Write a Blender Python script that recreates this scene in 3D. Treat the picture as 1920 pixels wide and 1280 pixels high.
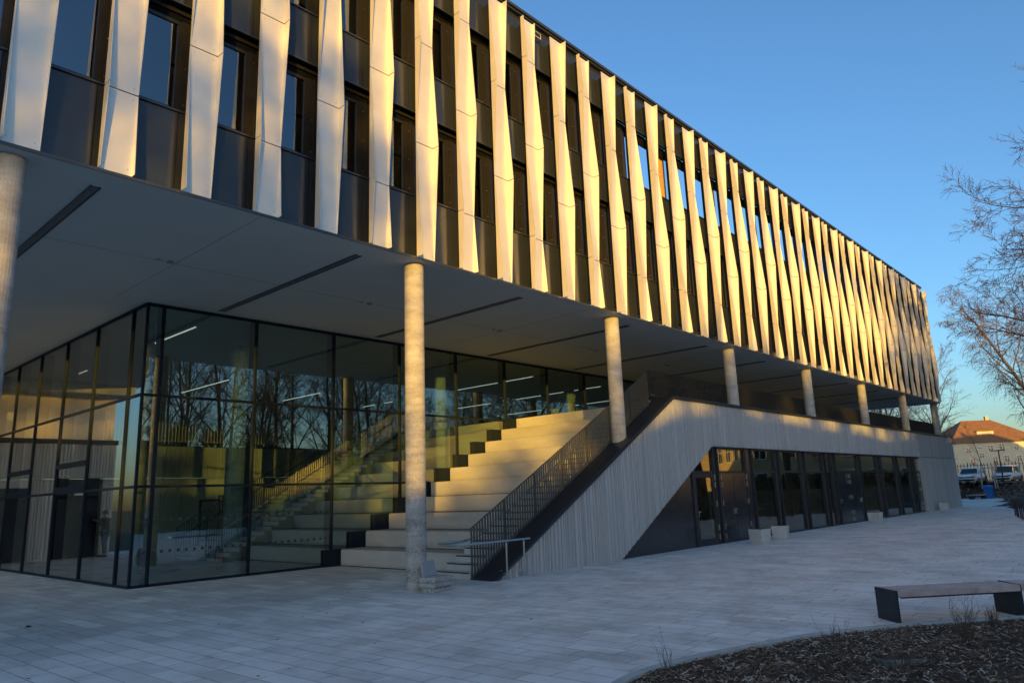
import bpy, bmesh, math, random
from mathutils import Vector, Matrix, Quaternion

for o in list(bpy.data.objects):
    bpy.data.objects.remove(o)
scene = bpy.context.scene
COL = scene.collection
R = math.radians

# ------------------------------------------------------------------ camera, sky, sun, exposure
cam_data = bpy.data.cameras.new('camera')
cam = bpy.data.objects.new('camera', cam_data)
COL.objects.link(cam)
cam_data.sensor_width = 36.0
cam_data.lens = 1357.08 / 1920 * 36.0
cam_data.clip_start = 0.05
cam_data.clip_end = 3000
cam.matrix_world = Matrix(((0.6751, -0.12964, -0.72625, 0.0),
                           (-0.73685, -0.16647, -0.65524, 0.0),
                           (-0.03595, 0.97749, -0.20791, 1.7),
                           (0, 0, 0, 1)))
scene.camera = cam

SUN_AZ, SUN_EL = 43.0, 4.5          # sun stands behind the camera, low, towards -X -Y
world = bpy.data.worlds.new('World')
scene.world = world
world.use_nodes = True
wn = world.node_tree.nodes
sky = wn.new('ShaderNodeTexSky')
sky.sky_type = 'NISHITA'
sky.sun_disc = False
sky.sun_elevation = R(SUN_EL)
sky.sun_rotation = R(180 + SUN_AZ)
sky.altitude = 100
sky.air_density = 1.0
sky.dust_density = 1.5
sky.ozone_density = 3.4
bg = wn['Background']
bg.inputs['Strength'].default_value = 0.15
world.node_tree.links.new(sky.outputs[0], bg.inputs[0])

sun_data = bpy.data.lights.new('sun', 'SUN')
sun_data.energy = 2.45
sun_data.angle = R(0.5)
sun_data.color = (1.0, 0.55, 0.065)
sun = bpy.data.objects.new('sun', sun_data)
COL.objects.link(sun)
sun_dir = Vector((math.sin(R(SUN_AZ)) * math.cos(R(SUN_EL)), math.cos(R(SUN_AZ)) * math.cos(R(SUN_EL)), -math.sin(R(SUN_EL))))
sun.rotation_euler = sun_dir.to_track_quat('-Z', 'Y').to_euler()
sun.location = (-60, -60, 30)

scene.view_settings.view_transform = 'Standard'
scene.view_settings.look = 'None'
scene.view_settings.exposure = 1.53
scene.view_settings.gamma = 1.0
scene.render.engine = 'CYCLES'
scene.cycles.max_bounces = 8
scene.cycles.transparent_max_bounces = 12
scene.cycles.sample_clamp_indirect = 4.0

# ------------------------------------------------------------------ materials
MATS = {}

class NT:
    def __init__(self, name):
        self.m = bpy.data.materials.new(name)
        self.m.use_nodes = True
        self.t = self.m.node_tree
        self.p = self.t.nodes['Principled BSDF']
        self.out = self.t.nodes['Material Output']
        MATS[name] = self.m
    def n(self, typ, **kw):
        nd = self.t.nodes.new(typ)
        for k, v in kw.items():
            setattr(nd, k, v)
        return nd
    def l(self, a, b):
        self.t.links.new(a, b)
    def obj(self):
        if not hasattr(self, '_tc'):
            self._tc = self.n('ShaderNodeTexCoord')
        return self._tc.outputs['Object']
    def geo(self):
        if not hasattr(self, '_geo'):
            self._geo = self.n('ShaderNodeNewGeometry')
        return self._geo.outputs['Position']
    def noise(self, scale, detail=4, rough=0.55, vec=None, stretch=None):
        nd = self.n('ShaderNodeTexNoise')
        nd.inputs['Scale'].default_value = scale
        nd.inputs['Detail'].default_value = detail
        nd.inputs['Roughness'].default_value = rough
        v = vec or self.geo()
        if stretch:
            mp = self.n('ShaderNodeMapping')
            mp.inputs['Scale'].default_value = stretch
            self.l(v, mp.inputs[0])
            v = mp.outputs[0]
        self.l(v, nd.inputs['Vector'])
        return nd.outputs['Fac']
    def ramp(self, fac, stops):
        nd = self.n('ShaderNodeValToRGB')
        e = nd.color_ramp.elements
        while len(e) < len(stops):
            e.new(0.5)
        for i, (p, c) in enumerate(stops):
            e[i].position = p
            e[i].color = (*c, 1) if len(c) == 3 else c
        self.l(fac, nd.inputs[0])
        return nd.outputs[0]
    def mix(self, fac, a, b, mode='MIX'):
        nd = self.n('ShaderNodeMix', data_type='RGBA', blend_type=mode)
        for s, v in ((nd.inputs[0], fac), (nd.inputs[6], a), (nd.inputs[7], b)):
            if hasattr(v, 'links'):
                self.l(v, s)
            elif isinstance(v, (int, float)):
                s.default_value = v
            else:
                s.default_value = (*v, 1)
        return nd.outputs[2]
    def math(self, op, a, b=0.0, clamp=False):
        nd = self.n('ShaderNodeMath', operation=op, use_clamp=clamp)
        for s, v in ((nd.inputs[0], a), (nd.inputs[1], b)):
            if hasattr(v, 'links'):
                self.l(v, s)
            else:
                s.default_value = v
        return nd.outputs[0]
    def bump(self, h, strength=0.3, dist=0.01):
        nd = self.n('ShaderNodeBump')
        nd.inputs['Strength'].default_value = strength
        nd.inputs['Distance'].default_value = dist
        self.l(h, nd.inputs['Height'])
        self.l(nd.outputs[0], self.p.inputs['Normal'])
        return nd
    def base(self, v):
        if hasattr(v, 'links'):
            self.l(v, self.p.inputs['Base Color'])
        else:
            self.p.inputs['Base Color'].default_value = (*v, 1)
    def set(self, rough=None, metal=None, spec=None):
        if rough is not None:
            if hasattr(rough, 'links'):
                self.l(rough, self.p.inputs['Roughness'])
            else:
                self.p.inputs['Roughness'].default_value = rough
        if metal is not None:
            self.p.inputs['Metallic'].default_value = metal
        if spec is not None:
            self.p.inputs['Specular IOR Level'].default_value = spec


def simple(name, col, rough=0.6, metal=0.0, spec=0.5, var=0.12, scale=6.0, bump=0.0):
    t = NT(name)
    f = t.noise(scale, 5)
    lo = tuple(c * (1 - var) for c in col)
    hi = tuple(min(1, c * (1 + var)) for c in col)
    t.base(t.ramp(f, [(0.3, lo), (0.7, hi)]))
    t.set(rough, metal, spec)
    if bump:
        t.bump(t.noise(scale * 8, 3), bump, 0.01)
    return t.m

# satin coated aluminium of the facade fins, slightly oil-canned sheet
t = NT('fin_metal')
f = t.noise(1.6, 4, 0.6)
t.base(t.ramp(f, [(0.3, (0.70, 0.655, 0.57)), (0.7, (0.78, 0.735, 0.65))]))
t.set(t.ramp(t.noise(2.5, 5), [(0.3, (0.30,) * 3), (0.7, (0.42,) * 3)]), 0.35, 0.5)
t.bump(t.noise(1.1, 2, vec=t.geo()), 0.22, 0.05)

t = NT('dark_panel')           # glossy anthracite cladding
f = t.noise(0.8, 3)
t.base(t.ramp(f, [(0.3, (0.020, 0.024, 0.030)), (0.7, (0.027, 0.031, 0.038))]))
t.set(t.ramp(t.noise(3, 4), [(0.3, (0.12,) * 3), (0.7, (0.22,) * 3)]), 0.0, 0.6)
simple('dark_metal', (0.018, 0.021, 0.027), 0.36, 0.0, 0.5, 0.15, 3)
simple('rail_metal', (0.10, 0.10, 0.10), 0.36, 0.55, 0.6, 0.1, 3)
simple('mullion', (0.010, 0.016, 0.024), 0.55, 0.0, 0.12, 0.1, 3)
simple('dark_trim', (0.030, 0.038, 0.050), 0.33, 0.0, 0.6, 0.1, 3)
simple('black_joint', (0.005, 0.006, 0.008), 0.85, 0.0, 0.08)
simple('frame_metal', (0.028, 0.026, 0.022), 0.35, 0.3, 0.5, 0.1, 4)
simple('steel', (0.55, 0.55, 0.54), 0.28, 1.0, 0.5, 0.06, 20)
simple('soffit_paint', (0.41, 0.445, 0.43), 0.75, 0.0, 0.3, 0.04, 0.7)
simple('interior_plaster', (0.62, 0.60, 0.54), 0.8, 0, 0.3, 0.05, 1.2)
simple('interior_dark', (0.05, 0.05, 0.052), 0.8)
simple('interior_floor', (0.36, 0.36, 0.34), 0.45, 0, 0.5, 0.1, 1.0)
simple('roof_membrane', (0.10, 0.10, 0.10), 0.85)
simple('warm_cladding', (0.62, 0.55, 0.44), 0.45, 0.2, 0.5, 0.05, 0.8)
simple('osb', (0.50, 0.31, 0.12), 0.8, 0, 0.3, 0.4, 26)

def concrete(name, a, b, scale=1.4, bump=0.25, streak=None, spec=0.3):
    t = NT(name)
    big = t.noise(scale, 6, 0.62, stretch=streak)
    fine = t.noise(38, 4, 0.6)
    c = t.ramp(big, [(0.28, a), (0.72, b)])
    c = t.mix(t.ramp(fine, [(0.35, (0.35,) * 3), (0.6, (0.0,) * 3)]), c, tuple(x * 0.72 for x in a))
    if streak:
        c = t.mix(t.ramp(t.noise(1.0, 4, 0.7, stretch=(17, 17, 0.10)), [(0.36, (0.6,) * 3), (0.56, (0.0,) * 3)]), c, tuple(x * 0.6 for x in a))
    oi = t.n('ShaderNodeObjectInfo')
    c = t.mix(t.ramp(oi.outputs['Random'], [(0.0, (0.32,) * 3), (0.6, (0.0,) * 3)]), c, tuple(x * 0.62 for x in a))
    t.base(c)
    t.set(0.82, 0, spec)
    t.bump(fine, bump, 0.01)
    return t.m
concrete('concrete', (0.42, 0.415, 0.39), (0.55, 0.54, 0.51), 1.3, 0.2)
concrete('concrete_ribbed', (0.47, 0.475, 0.47), (0.60, 0.60, 0.59), 1.1, 0.15, streak=(2.5, 2.5, 0.25))
concrete('concrete_boards', (0.40, 0.395, 0.38), (0.57, 0.56, 0.54), 1.0, 0.2, streak=(5, 5, 0.15))
concrete('planter_concrete', (0.44, 0.43, 0.40), (0.60, 0.59, 0.56), 2.4, 0.25)

# cast seating steps: dirt and a shade line painted along the foot of each riser
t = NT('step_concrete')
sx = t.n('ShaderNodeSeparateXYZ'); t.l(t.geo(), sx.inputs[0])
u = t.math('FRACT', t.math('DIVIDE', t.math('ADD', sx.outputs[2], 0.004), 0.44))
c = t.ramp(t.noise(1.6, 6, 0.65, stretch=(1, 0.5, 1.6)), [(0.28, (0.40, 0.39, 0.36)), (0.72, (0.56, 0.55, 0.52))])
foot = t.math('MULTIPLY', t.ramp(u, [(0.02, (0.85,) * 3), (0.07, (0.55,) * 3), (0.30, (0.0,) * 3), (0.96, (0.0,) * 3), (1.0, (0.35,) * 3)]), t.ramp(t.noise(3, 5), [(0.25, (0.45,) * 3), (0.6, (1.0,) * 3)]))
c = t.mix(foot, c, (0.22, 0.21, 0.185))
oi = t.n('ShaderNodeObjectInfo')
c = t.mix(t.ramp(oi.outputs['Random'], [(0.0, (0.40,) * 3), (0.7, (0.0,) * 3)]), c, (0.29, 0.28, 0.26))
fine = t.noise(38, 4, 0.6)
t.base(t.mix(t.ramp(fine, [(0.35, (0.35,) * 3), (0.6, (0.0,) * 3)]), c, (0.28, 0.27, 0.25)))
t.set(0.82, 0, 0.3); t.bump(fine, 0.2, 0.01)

# column concrete: banded pours, blow holes, worn foot
t = NT('column_concrete')
big = t.noise(2.2, 6, 0.65, stretch=(1, 1, 2.2))
c = t.ramp(big, [(0.3, (0.30, 0.285, 0.255)), (0.7, (0.52, 0.50, 0.46))])
pits = t.noise(34, 6, 0.72, stretch=(1, 1, 1.5))
band = t.noise(3.2, 3, 0.5, stretch=(0.25, 0.25, 2.6))
pm = t.math('MULTIPLY', t.ramp(pits, [(0.46, (0.0,) * 3), (0.58, (1.0,) * 3)]), t.ramp(band, [(0.40, (0.2,) * 3), (0.60, (1.0,) * 3)]))
sx = t.n('ShaderNodeSeparateXYZ'); t.l(t.geo(), sx.inputs[0])
low = t.n('ShaderNodeMapRange'); low.inputs[1].default_value = 5.0; low.inputs[2].default_value = 0.5
low.inputs[3].default_value = 0.25; low.inputs[4].default_value = 0.95
t.l(sx.outputs[2], low.inputs[0])
pm = t.math('MULTIPLY', pm, low.outputs[0])
t.base(t.mix(pm, c, (0.13, 0.125, 0.11)))
t.set(0.85, 0, 0.3)
t.bump(t.math('SUBTRACT', t.noise(50, 4), pm), 0.45, 0.012)

# pavers of the plaza: rows run towards the building, random lengths, frost and damp
t = NT('pavers')
sx = t.n('ShaderNodeSeparateXYZ'); t.l(t.geo(), sx.inputs[0])
xs = t.math('ADD', sx.outputs[0], t.math('MULTIPLY', sx.outputs[1], 0.026))
row = t.math('FLOOR', t.math('DIVIDE', xs, 0.277))
wnz = t.n('ShaderNodeTexWhiteNoise', noise_dimensions='1D'); t.l(row, wnz.inputs['W'])
ys = t.math('ADD', sx.outputs[1], t.math('MULTIPLY', wnz.outputs['Value'], 3.0))
cb = t.n('ShaderNodeCombineXYZ'); t.l(ys, cb.inputs[0]); t.l(xs, cb.inputs[1])
br = t.n('ShaderNodeTexBrick')
br.offset = 0.0; br.offset_frequency = 1; br.squash = 1.0
br.inputs['Scale'].default_value = 1.0
br.inputs['Brick Width'].default_value = 0.72
br.inputs['Row Height'].default_value = 0.277
br.inputs['Mortar Size'].default_value = 0.0055
br.inputs['Mortar Smooth'].default_value = 0.25
br.inputs['Color1'].default_value = (0.52, 0.48, 0.42, 1)
br.inputs['Color2'].default_value = (0.84, 0.785, 0.70, 1)
br.inputs['Mortar'].default_value = (0.62, 0.58, 0.51, 1)
t.l(cb.outputs[0], br.inputs['Vector'])
c = t.mix(t.ramp(t.noise(0.42, 6, 0.62), [(0.34, (0.85,) * 3), (0.60, (0.0,) * 3)]), br.outputs['Color'], (0.47, 0.44, 0.40))
c = t.mix(t.ramp(t.noise(0.9, 7, 0.7, stretch=(1.3, 0.6, 1)), [(0.32, (0.8,) * 3), (0.45, (0.0,) * 3)]), c, (0.30, 0.285, 0.26))
c = t.mix(t.ramp(t.noise(5.0, 5, 0.75), [(0.28, (0.7,) * 3), (0.36, (0.0,) * 3)]), c, (0.26, 0.25, 0.23))
speck = t.noise(85, 3, 0.7)
c = t.mix(t.ramp(speck, [(0.35, (0.45,) * 3), (0.55, (0.0,) * 3)]), c, (0.30, 0.29, 0.27))
# hoar frost lies only where the plaza is open to the sky
open_sky = t.n('ShaderNodeMapRange'); open_sky.inputs[1].default_value = 13.0; open_sky.inputs[2].default_value = 9.6
t.l(t.math('ADD', sx.outputs[1], t.math('MULTIPLY', t.noise(0.9, 3), 1.6)), open_sky.inputs[0])
fr = t.math('MULTIPLY', t.ramp(t.noise(1.1, 8, 0.66), [(0.40, (0.0,) * 3), (0.68, (0.85,) * 3)]), t.ramp(t.noise(120, 2, 0.8), [(0.30, (0.15,) * 3), (0.66, (1,) * 3)]))
fr = t.math('ADD', t.math('MULTIPLY', fr, 1.05), 0.16)
fr = t.math('MULTIPLY', fr, open_sky.outputs[0])
frm = t.math('MULTIPLY', fr, t.math('SUBTRACT', 1.0, br.outputs['Fac']))
jf = t.math('MULTIPLY', br.outputs['Fac'], t.ramp(t.noise(1.4, 5, 0.65), [(0.35, (0.25,) * 3), (0.62, (1.0,) * 3)]))
c = t.mix(jf, c, (0.055, 0.052, 0.048))
t.base(t.mix(frm, c, (0.95, 0.92, 0.87)))
t.set(t.ramp(t.noise(3, 4), [(0.3, (0.62,) * 3), (0.7, (0.85,) * 3)]), 0, 0.35)
h = t.math('SUBTRACT', t.math('MULTIPLY', t.noise(60, 4, 0.7), 0.35), t.math('MULTIPLY', br.outputs['Fac'], 1.0))
t.bump(h, 0.5, 0.006)

simple('kerb_concrete', (0.42, 0.43, 0.40), 0.85, 0, 0.3, 0.15, 5, 0.2)
simple('soil', (0.065, 0.046, 0.034), 0.95, 0, 0.2, 0.5, 14, 0.6)
t = NT('wood_chips')
oi = t.n('ShaderNodeNewGeometry')
t.base(t.ramp(oi.outputs['Random Per Island'], [(0.0, (0.045, 0.030, 0.021)), (0.4, (0.130, 0.086, 0.056)), (0.8, (0.27, 0.19, 0.13)), (1.0, (0.58, 0.50, 0.42))]))
t.set(0.9, 0, 0.25)
simple('grass_ground', (0.060, 0.062, 0.032), 0.95, 0, 0.2, 0.4, 3, 0.4)
simple('asphalt', (0.055, 0.055, 0.056), 0.9, 0, 0.3, 0.2, 6, 0.2)
simple('bark', (0.085, 0.066, 0.050), 0.9, 0, 0.2, 0.35, 9, 0.3)
simple('twig_bark', (0.100, 0.070, 0.050), 0.9, 0, 0.2, 0.3, 2)
simple('birch_bark', (0.16, 0.13, 0.11), 0.85, 0, 0.2, 0.5, 6, 0.2)
simple('birch_twig', (0.13, 0.085, 0.060), 0.9, 0, 0.2, 0.3, 2)
simple('bench_wood', (0.44, 0.36, 0.33), 0.7, 0, 0.3, 0.2, 7, 0.15)
simple('bench_steel', (0.012, 0.017, 0.024), 0.45, 0.0, 0.5, 0.2, 5)
simple('blue_plastic', (0.012, 0.14, 0.42), 0.42, 0, 0.5, 0.15, 8)
simple('rough_stone', (0.38, 0.37, 0.35), 0.9, 0, 0.3, 0.4, 22, 0.8)
simple('worn_stone', (0.17, 0.175, 0.17), 0.9, 0, 0.3, 0.5, 16, 0.6)
simple('slot_grey', (0.10, 0.11, 0.115), 0.7, 0, 0.3, 0.05, 2)
simple('grey_slab', (0.30, 0.30, 0.32), 0.85, 0, 0.3, 0.08, 9, 0.2)
simple('white_paint', (0.78, 0.78, 0.77), 0.25, 0.0, 0.5, 0.02, 2)
simple('car_glass', (0.015, 0.018, 0.022), 0.08, 0.0, 0.8, 0.05, 2)
simple('rubber', (0.015, 0.015, 0.015), 0.85)
simple('plate_yellow', (0.55, 0.36, 0.03), 0.5)
simple('cream_render', (0.58, 0.52, 0.38), 0.9, 0, 0.2, 0.06, 0.8, 0.1)
simple('ochre_render', (0.55, 0.42, 0.22), 0.9, 0, 0.2, 0.08, 0.8, 0.1)
simple('hedge_leaf', (0.055, 0.060, 0.032), 0.8, 0, 0.2, 0.4, 5)
simple('window_white', (0.75, 0.74, 0.71), 0.6)
simple('red_plastic', (0.42, 0.028, 0.020), 0.35)
simple('rust', (0.20, 0.09, 0.04), 0.8)
simple('model_card', (0.62, 0.55, 0.34), 0.8)
simple('paper', (0.8, 0.8, 0.8), 0.8)
simple('leaf_brown', (0.06, 0.035, 0.02), 0.8)
simple('skin', (0.45, 0.27, 0.19), 0.55)
simple('jacket', (0.012, 0.015, 0.015), 0.85)
simple('denim', (0.045, 0.085, 0.16), 0.85, 0, 0.2, 0.2, 20)
simple('hair', (0.16, 0.11, 0.08), 0.7)
simple('ev_sign_dark', (0.02, 0.02, 0.02), 0.5)

t = NT('roof_tiles')
f = t.noise(1.2, 5)
c = t.ramp(f, [(0.3, (0.19, 0.090, 0.040)), (0.7, (0.29, 0.145, 0.068))])
wv = t.n('ShaderNodeTexWave', wave_type='BANDS', bands_direction='Z'); wv.inputs['Scale'].default_value = 1.6
t.l(t.geo(), wv.inputs[0])
t.base(t.mix(t.ramp(wv.outputs[1], [(0.1, (0.4,) * 3), (0.4, (0.0,) * 3)]), c, (0.12, 0.04, 0.02)))
t.set(0.9)

def glass_mat(name, tint, refl_min, refl_max, wave=0.0, wave_scale=0.5, ior=1.5):
    t = NT(name)
    t.t.nodes.remove(t.p)
    tr = t.n('ShaderNodeBsdfTransparent'); tr.inputs[0].default_value = (*tint, 1)
    gl = t.n('ShaderNodeBsdfGlossy'); gl.inputs['Color'].default_value = (0.93, 0.96, 0.97, 1)
    gl.inputs['Roughness'].default_value = 0.0
    # Schlick reflectance from the facing angle, the same on both faces of a pane
    t.geo(); vm = t.n('ShaderNodeVectorMath', operation='DOT_PRODUCT')
    t.l(t._geo.outputs['Incoming'], vm.inputs[0]); t.l(t._geo.outputs['Normal'], vm.inputs[1])
    k = t.math('SUBTRACT', 1.0, t.math('ABSOLUTE', vm.outputs['Value']))
    fac = t.math('ADD', refl_min, t.math('MULTIPLY', t.math('POWER', k, 5.0), refl_max - refl_min), clamp=True)
    mx = t.n('ShaderNodeMixShader')
    t.l(fac, mx.inputs[0]); t.l(tr.outputs[0], mx.inputs[1]); t.l(gl.outputs[0], mx.inputs[2])
    t.l(mx.outputs[0], t.out.inputs[0])
    if wave:
        b = t.n('ShaderNodeBump'); b.inputs['Strength'].default_value = wave; b.inputs['Distance'].default_value = 0.02
        t.l(t.noise(wave_scale, 1.0, 0.4), b.inputs['Height'])
        t.l(b.outputs[0], gl.inputs['Normal'])
    return t.m
glass_mat('hall_glass', (0.66, 0.79, 0.78), 0.19, 1.0, 0.04, 0.6)
glass_mat('side_glass', (0.72, 0.76, 0.76), 0.22, 1.0, 0.10, 0.45)
glass_mat('door_glass', (0.72, 0.73, 0.66), 0.14, 1.0, 0.10, 0.8)
glass_mat('window_glass', (0.55, 0.6, 0.64), 0.17, 1.0, 0.0)
glass_mat('house_glass', (0.2, 0.2, 0.22), 0.25, 1.0, 0.0)

def emis(name, col, s):
    t = NT(name)
    t.p.inputs['Emission Color'].default_value = (*col, 1)
    t.p.inputs['Emission Strength'].default_value = s
    return t.m
emis('lamp_white', (1.0, 0.92, 0.76), 0.42)

# ------------------------------------------------------------------ mesh builder
class MB:
    def __init__(self):
        self.v = []; self.f = []; self.m = []
    def add(self, vs, fs, mi=0):
        b = len(self.v)
        self.v.extend([tuple(p) for p in vs])
        self.f.extend([tuple(b + i for i in f) for f in fs])
        self.m.extend([mi] * len(fs))
        return self
    def box(self, x0, y0, z0, x1, y1, z1, mi=0):
        vs = [(x0, y0, z0), (x1, y0, z0), (x1, y1, z0), (x0, y1, z0), (x0, y0, z1), (x1, y0, z1), (x1, y1, z1), (x0, y1, z1)]
        return self.add(vs, [(0, 3, 2, 1), (4, 5, 6, 7), (0, 1, 5, 4), (1, 2, 6, 5), (2, 3, 7, 6), (3, 0, 4, 7)], mi)
    def prism(self, ring0, ring1, mi=0, caps=True):
        n = len(ring0)
        fs = [(i, (i + 1) % n, n + (i + 1) % n, n + i) for i in range(n)]
        if caps:
            fs += [tuple(range(n))[::-1], tuple(range(n, 2 * n))]
        return self.add(list(ring0) + list(ring1), fs, mi)
    def prism_y(self, poly, y0, y1, mi=0):
        return self.prism([(x, y0, z) for x, z in poly], [(x, y1, z) for x, z in poly], mi)
    def prism_x(self, poly, x0, x1, mi=0):
        return self.prism([(x0, y, z) for y, z in poly], [(x1, y, z) for y, z in poly], mi)
    def prism_z(self, poly, z0, z1, mi=0):
        return self.prism([(x, y, z0) for x, y in poly], [(x, y, z1) for x, y in poly], mi)
    def cyl(self, cx, cy, z0, z1, r, n=24, mi=0, r1=None):
        r1 = r if r1 is None else r1
        a = [(math.cos(2 * math.pi * i / n), math.sin(2 * math.pi * i / n)) for i in range(n)]
        return self.prism([(cx + r * c, cy + r * s, z0) for c, s in a], [(cx + r1 * c, cy + r1 * s, z1) for c, s in a], mi)
    def tube(self, pts, rads, n=6, mi=0, caps=True):
        pts = [Vector(p) for p in pts]
        if not hasattr(rads, '__len__'):
            rads = [rads] * len(pts)
        rings = []
        up = None
        for i, p in enumerate(pts):
            d = (pts[min(i + 1, len(pts) - 1)] - pts[max(i - 1, 0)])
            if d.length < 1e-9:
                d = Vector((0, 0, 1))
            d.normalize()
            if up is None:
                up = Vector((0, 0, 1)) if abs(d.z) < 0.9 else Vector((1, 0, 0))
            s = d.cross(up)
            if s.length < 1e-6:
                s = d.cross(Vector((0.3, 1, 0.2)))
            s.normalize()
            up = s.cross(d).normalized()
            rings.append([p + rads[i] * (math.cos(2 * math.pi * k / n) * s + math.sin(2 * math.pi * k / n) * up) for k in range(n)])
        vs = [q for r in rings for q in r]
        fs = []
        for i in range(len(rings) - 1):
            for k in range(n):
                a = i * n + k; b = i * n + (k + 1) % n
                fs.append((a, b, b + n, a + n))
        if caps:
            fs.append(tuple(range(n))[::-1]); fs.append(tuple(range((len(rings) - 1) * n, len(rings) * n)))
        return self.add(vs, fs, mi)
    def obox(self, c, ax, ay, hx, hy, z0, z1, mi=0):
        """box with horizontal axes ax, ay (2D unit vectors), half sizes hx, hy"""
        cs = [(-1, -1), (1, -1), (1, 1), (-1, 1)]
        poly = [(c[0] + sx * hx * ax[0] + sy * hy * ay[0], c[1] + sx * hx * ax[1] + sy * hy * ay[1]) for sx, sy in cs]
        return self.prism_z(poly, z0, z1, mi)
    def build(self, name, mats, parent=None, smooth=False, recalc=True, bevel=0.0, origin=None):
        me = bpy.data.meshes.new(name)
        vs = self.v
        if origin:
            vs = [(x - origin[0], y - origin[1], z - origin[2]) for x, y, z in vs]
        me.from_pydata(vs, [], self.f)
        if isinstance(mats, str):
            mats = [mats]
        for m in mats:
            me.materials.append(MATS[m])
        if len(mats) > 1:
            me.polygons.foreach_set('material_index', self.m)
        if recalc or bevel:
            bm = bmesh.new(); bm.from_mesh(me)
            if recalc:
                bmesh.ops.recalc_face_normals(bm, faces=bm.faces)
            if bevel:
                es = [e for e in bm.edges if len(e.link_faces) == 2 and e.calc_face_angle(0) > 0.6]
                bmesh.ops.bevel(bm, geom=es, offset=bevel, segments=2, affect='EDGES', clamp_overlap=True)
            bm.to_mesh(me); bm.free()
        if smooth:
            me.polygons.foreach_set('use_smooth', [True] * len(me.polygons))
        me.update()
        o = bpy.data.objects.new(name, me)
        COL.objects.link(o)
        if origin and not parent:
            o.location = origin
        if parent:
            o.parent = parent
            if origin:
                o.location = origin
        return o

def tag(o, label=None, cat=None, group=None, kind=None):
    if label: o['label'] = label
    if cat: o['category'] = cat
    if group: o['group'] = group
    if kind: o['kind'] = kind
    return o

def thing(name, loc, label, cat, group=None, rz=0.0):
    o = bpy.data.objects.new(name, None)
    o.empty_display_size = 0.3
    COL.objects.link(o)
    o.location = loc
    o.rotation_euler = (0, 0, rz)
    return tag(o, label, cat, group)

def copy_tree(o, parent=None):
    c = o.copy(); COL.objects.link(c)
    if parent: c.parent = parent
    for ch in list(o.children):
        copy_tree(ch, c)
    return c

rnd = random.Random(7)

# ------------------------------------------------------------------ the setting
g = MB().add([(-1500, -1500, -0.06), (1500, -1500, -0.06), (1500, 1500, -0.06), (-1500, 1500, -0.06)], [(0, 1, 2, 3)])
tag(g.build('ground', 'grass_ground', recalc=False), kind='structure')

KERB = [(5.30, 3.98), (6.05, 4.16), (6.6, 4.13), (7.09, 4.05), (7.85, 3.82), (8.64, 3.55), (9.35, 3.19), (9.99, 2.78), (10.55, 2.33), (11.17, 1.77), (11.75, 1.1), (12.2, 0.3)]
FARK = [(73.4, 30.0), (73.9, 16.0), (74.07, 14.67), (75.9, 13.4), (76.0, 12.9), (74.2, 12.0), (72.4, 11.3), (69.0, 10.7), (66.25, 10.45), (60.0, 9.2), (52.0, 8.0), (40.0, 3.6), (34.0, 0.0)]
pz = [(-40, 34), (-40, -20), (34, -20)] + FARK[::-1] + [(73.4, 34)]
p = MB().add([(x, y, 0.0) for x, y in pz], [tuple(range(len(pz)))])
tag(p.build('plaza', 'pavers', recalc=False), kind='structure')

def strip(path, w, z0, z1, mb=None, mi=0):
    """low upstand that follows a path, width w to the right of the direction of travel"""
    mb = mb or MB()
    L = []; Rr = []
    for i, p_ in enumerate(path):
        a = Vector(path[max(i - 1, 0)]); b = Vector(path[min(i + 1, len(path) - 1)])
        d = (b - a).normalized(); nrm = Vector((d.y, -d.x))
        L.append(p_); Rr.append((p_[0] + nrm.x * w, p_[1] + nrm.y * w))
    for i in range(len(path) - 1):
        mb.prism_z([L[i], L[i + 1], Rr[i + 1], Rr[i]], z0, z1, mi)
    return mb

def smooth_path(pts, k=4):
    out = []
    for i in range(len(pts) - 1):
        p0 = Vector(pts[max(i - 1, 0)]); p1 = Vector(pts[i]); p2 = Vector(pts[i + 1]); p3 = Vector(pts[min(i + 2, len(pts) - 1)])
        for j in range(k):
            u = j / k
            q = 0.5 * ((2 * p1) + (p2 - p0) * u + (2 * p0 - 5 * p1 + 4 * p2 - p3) * u * u + (3 * p1 - p0 - 3 * p2 + p3) * u ** 3)
            out.append((q.x, q.y))
    out.append(tuple(pts[-1]))
    return out

bed_outline = [(4.2, 3.3), (3.6, 2.4), (3.5, 0.6), (4.2, -2.5)]
kpath = smooth_path([(4.2, -2.5), (3.5, 0.6), (3.6, 2.4), (4.35, 3.5)] + KERB + [(12.6, -1.0), (12.4, -2.6)], 5)
kp = MB()
for i in range(len(kpath) - 1):
    pass
strip(kpath, 0.11, -0.02, 0.034, kp)
tag(kp.build('kerb', 'kerb_concrete'), kind='structure')

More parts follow.
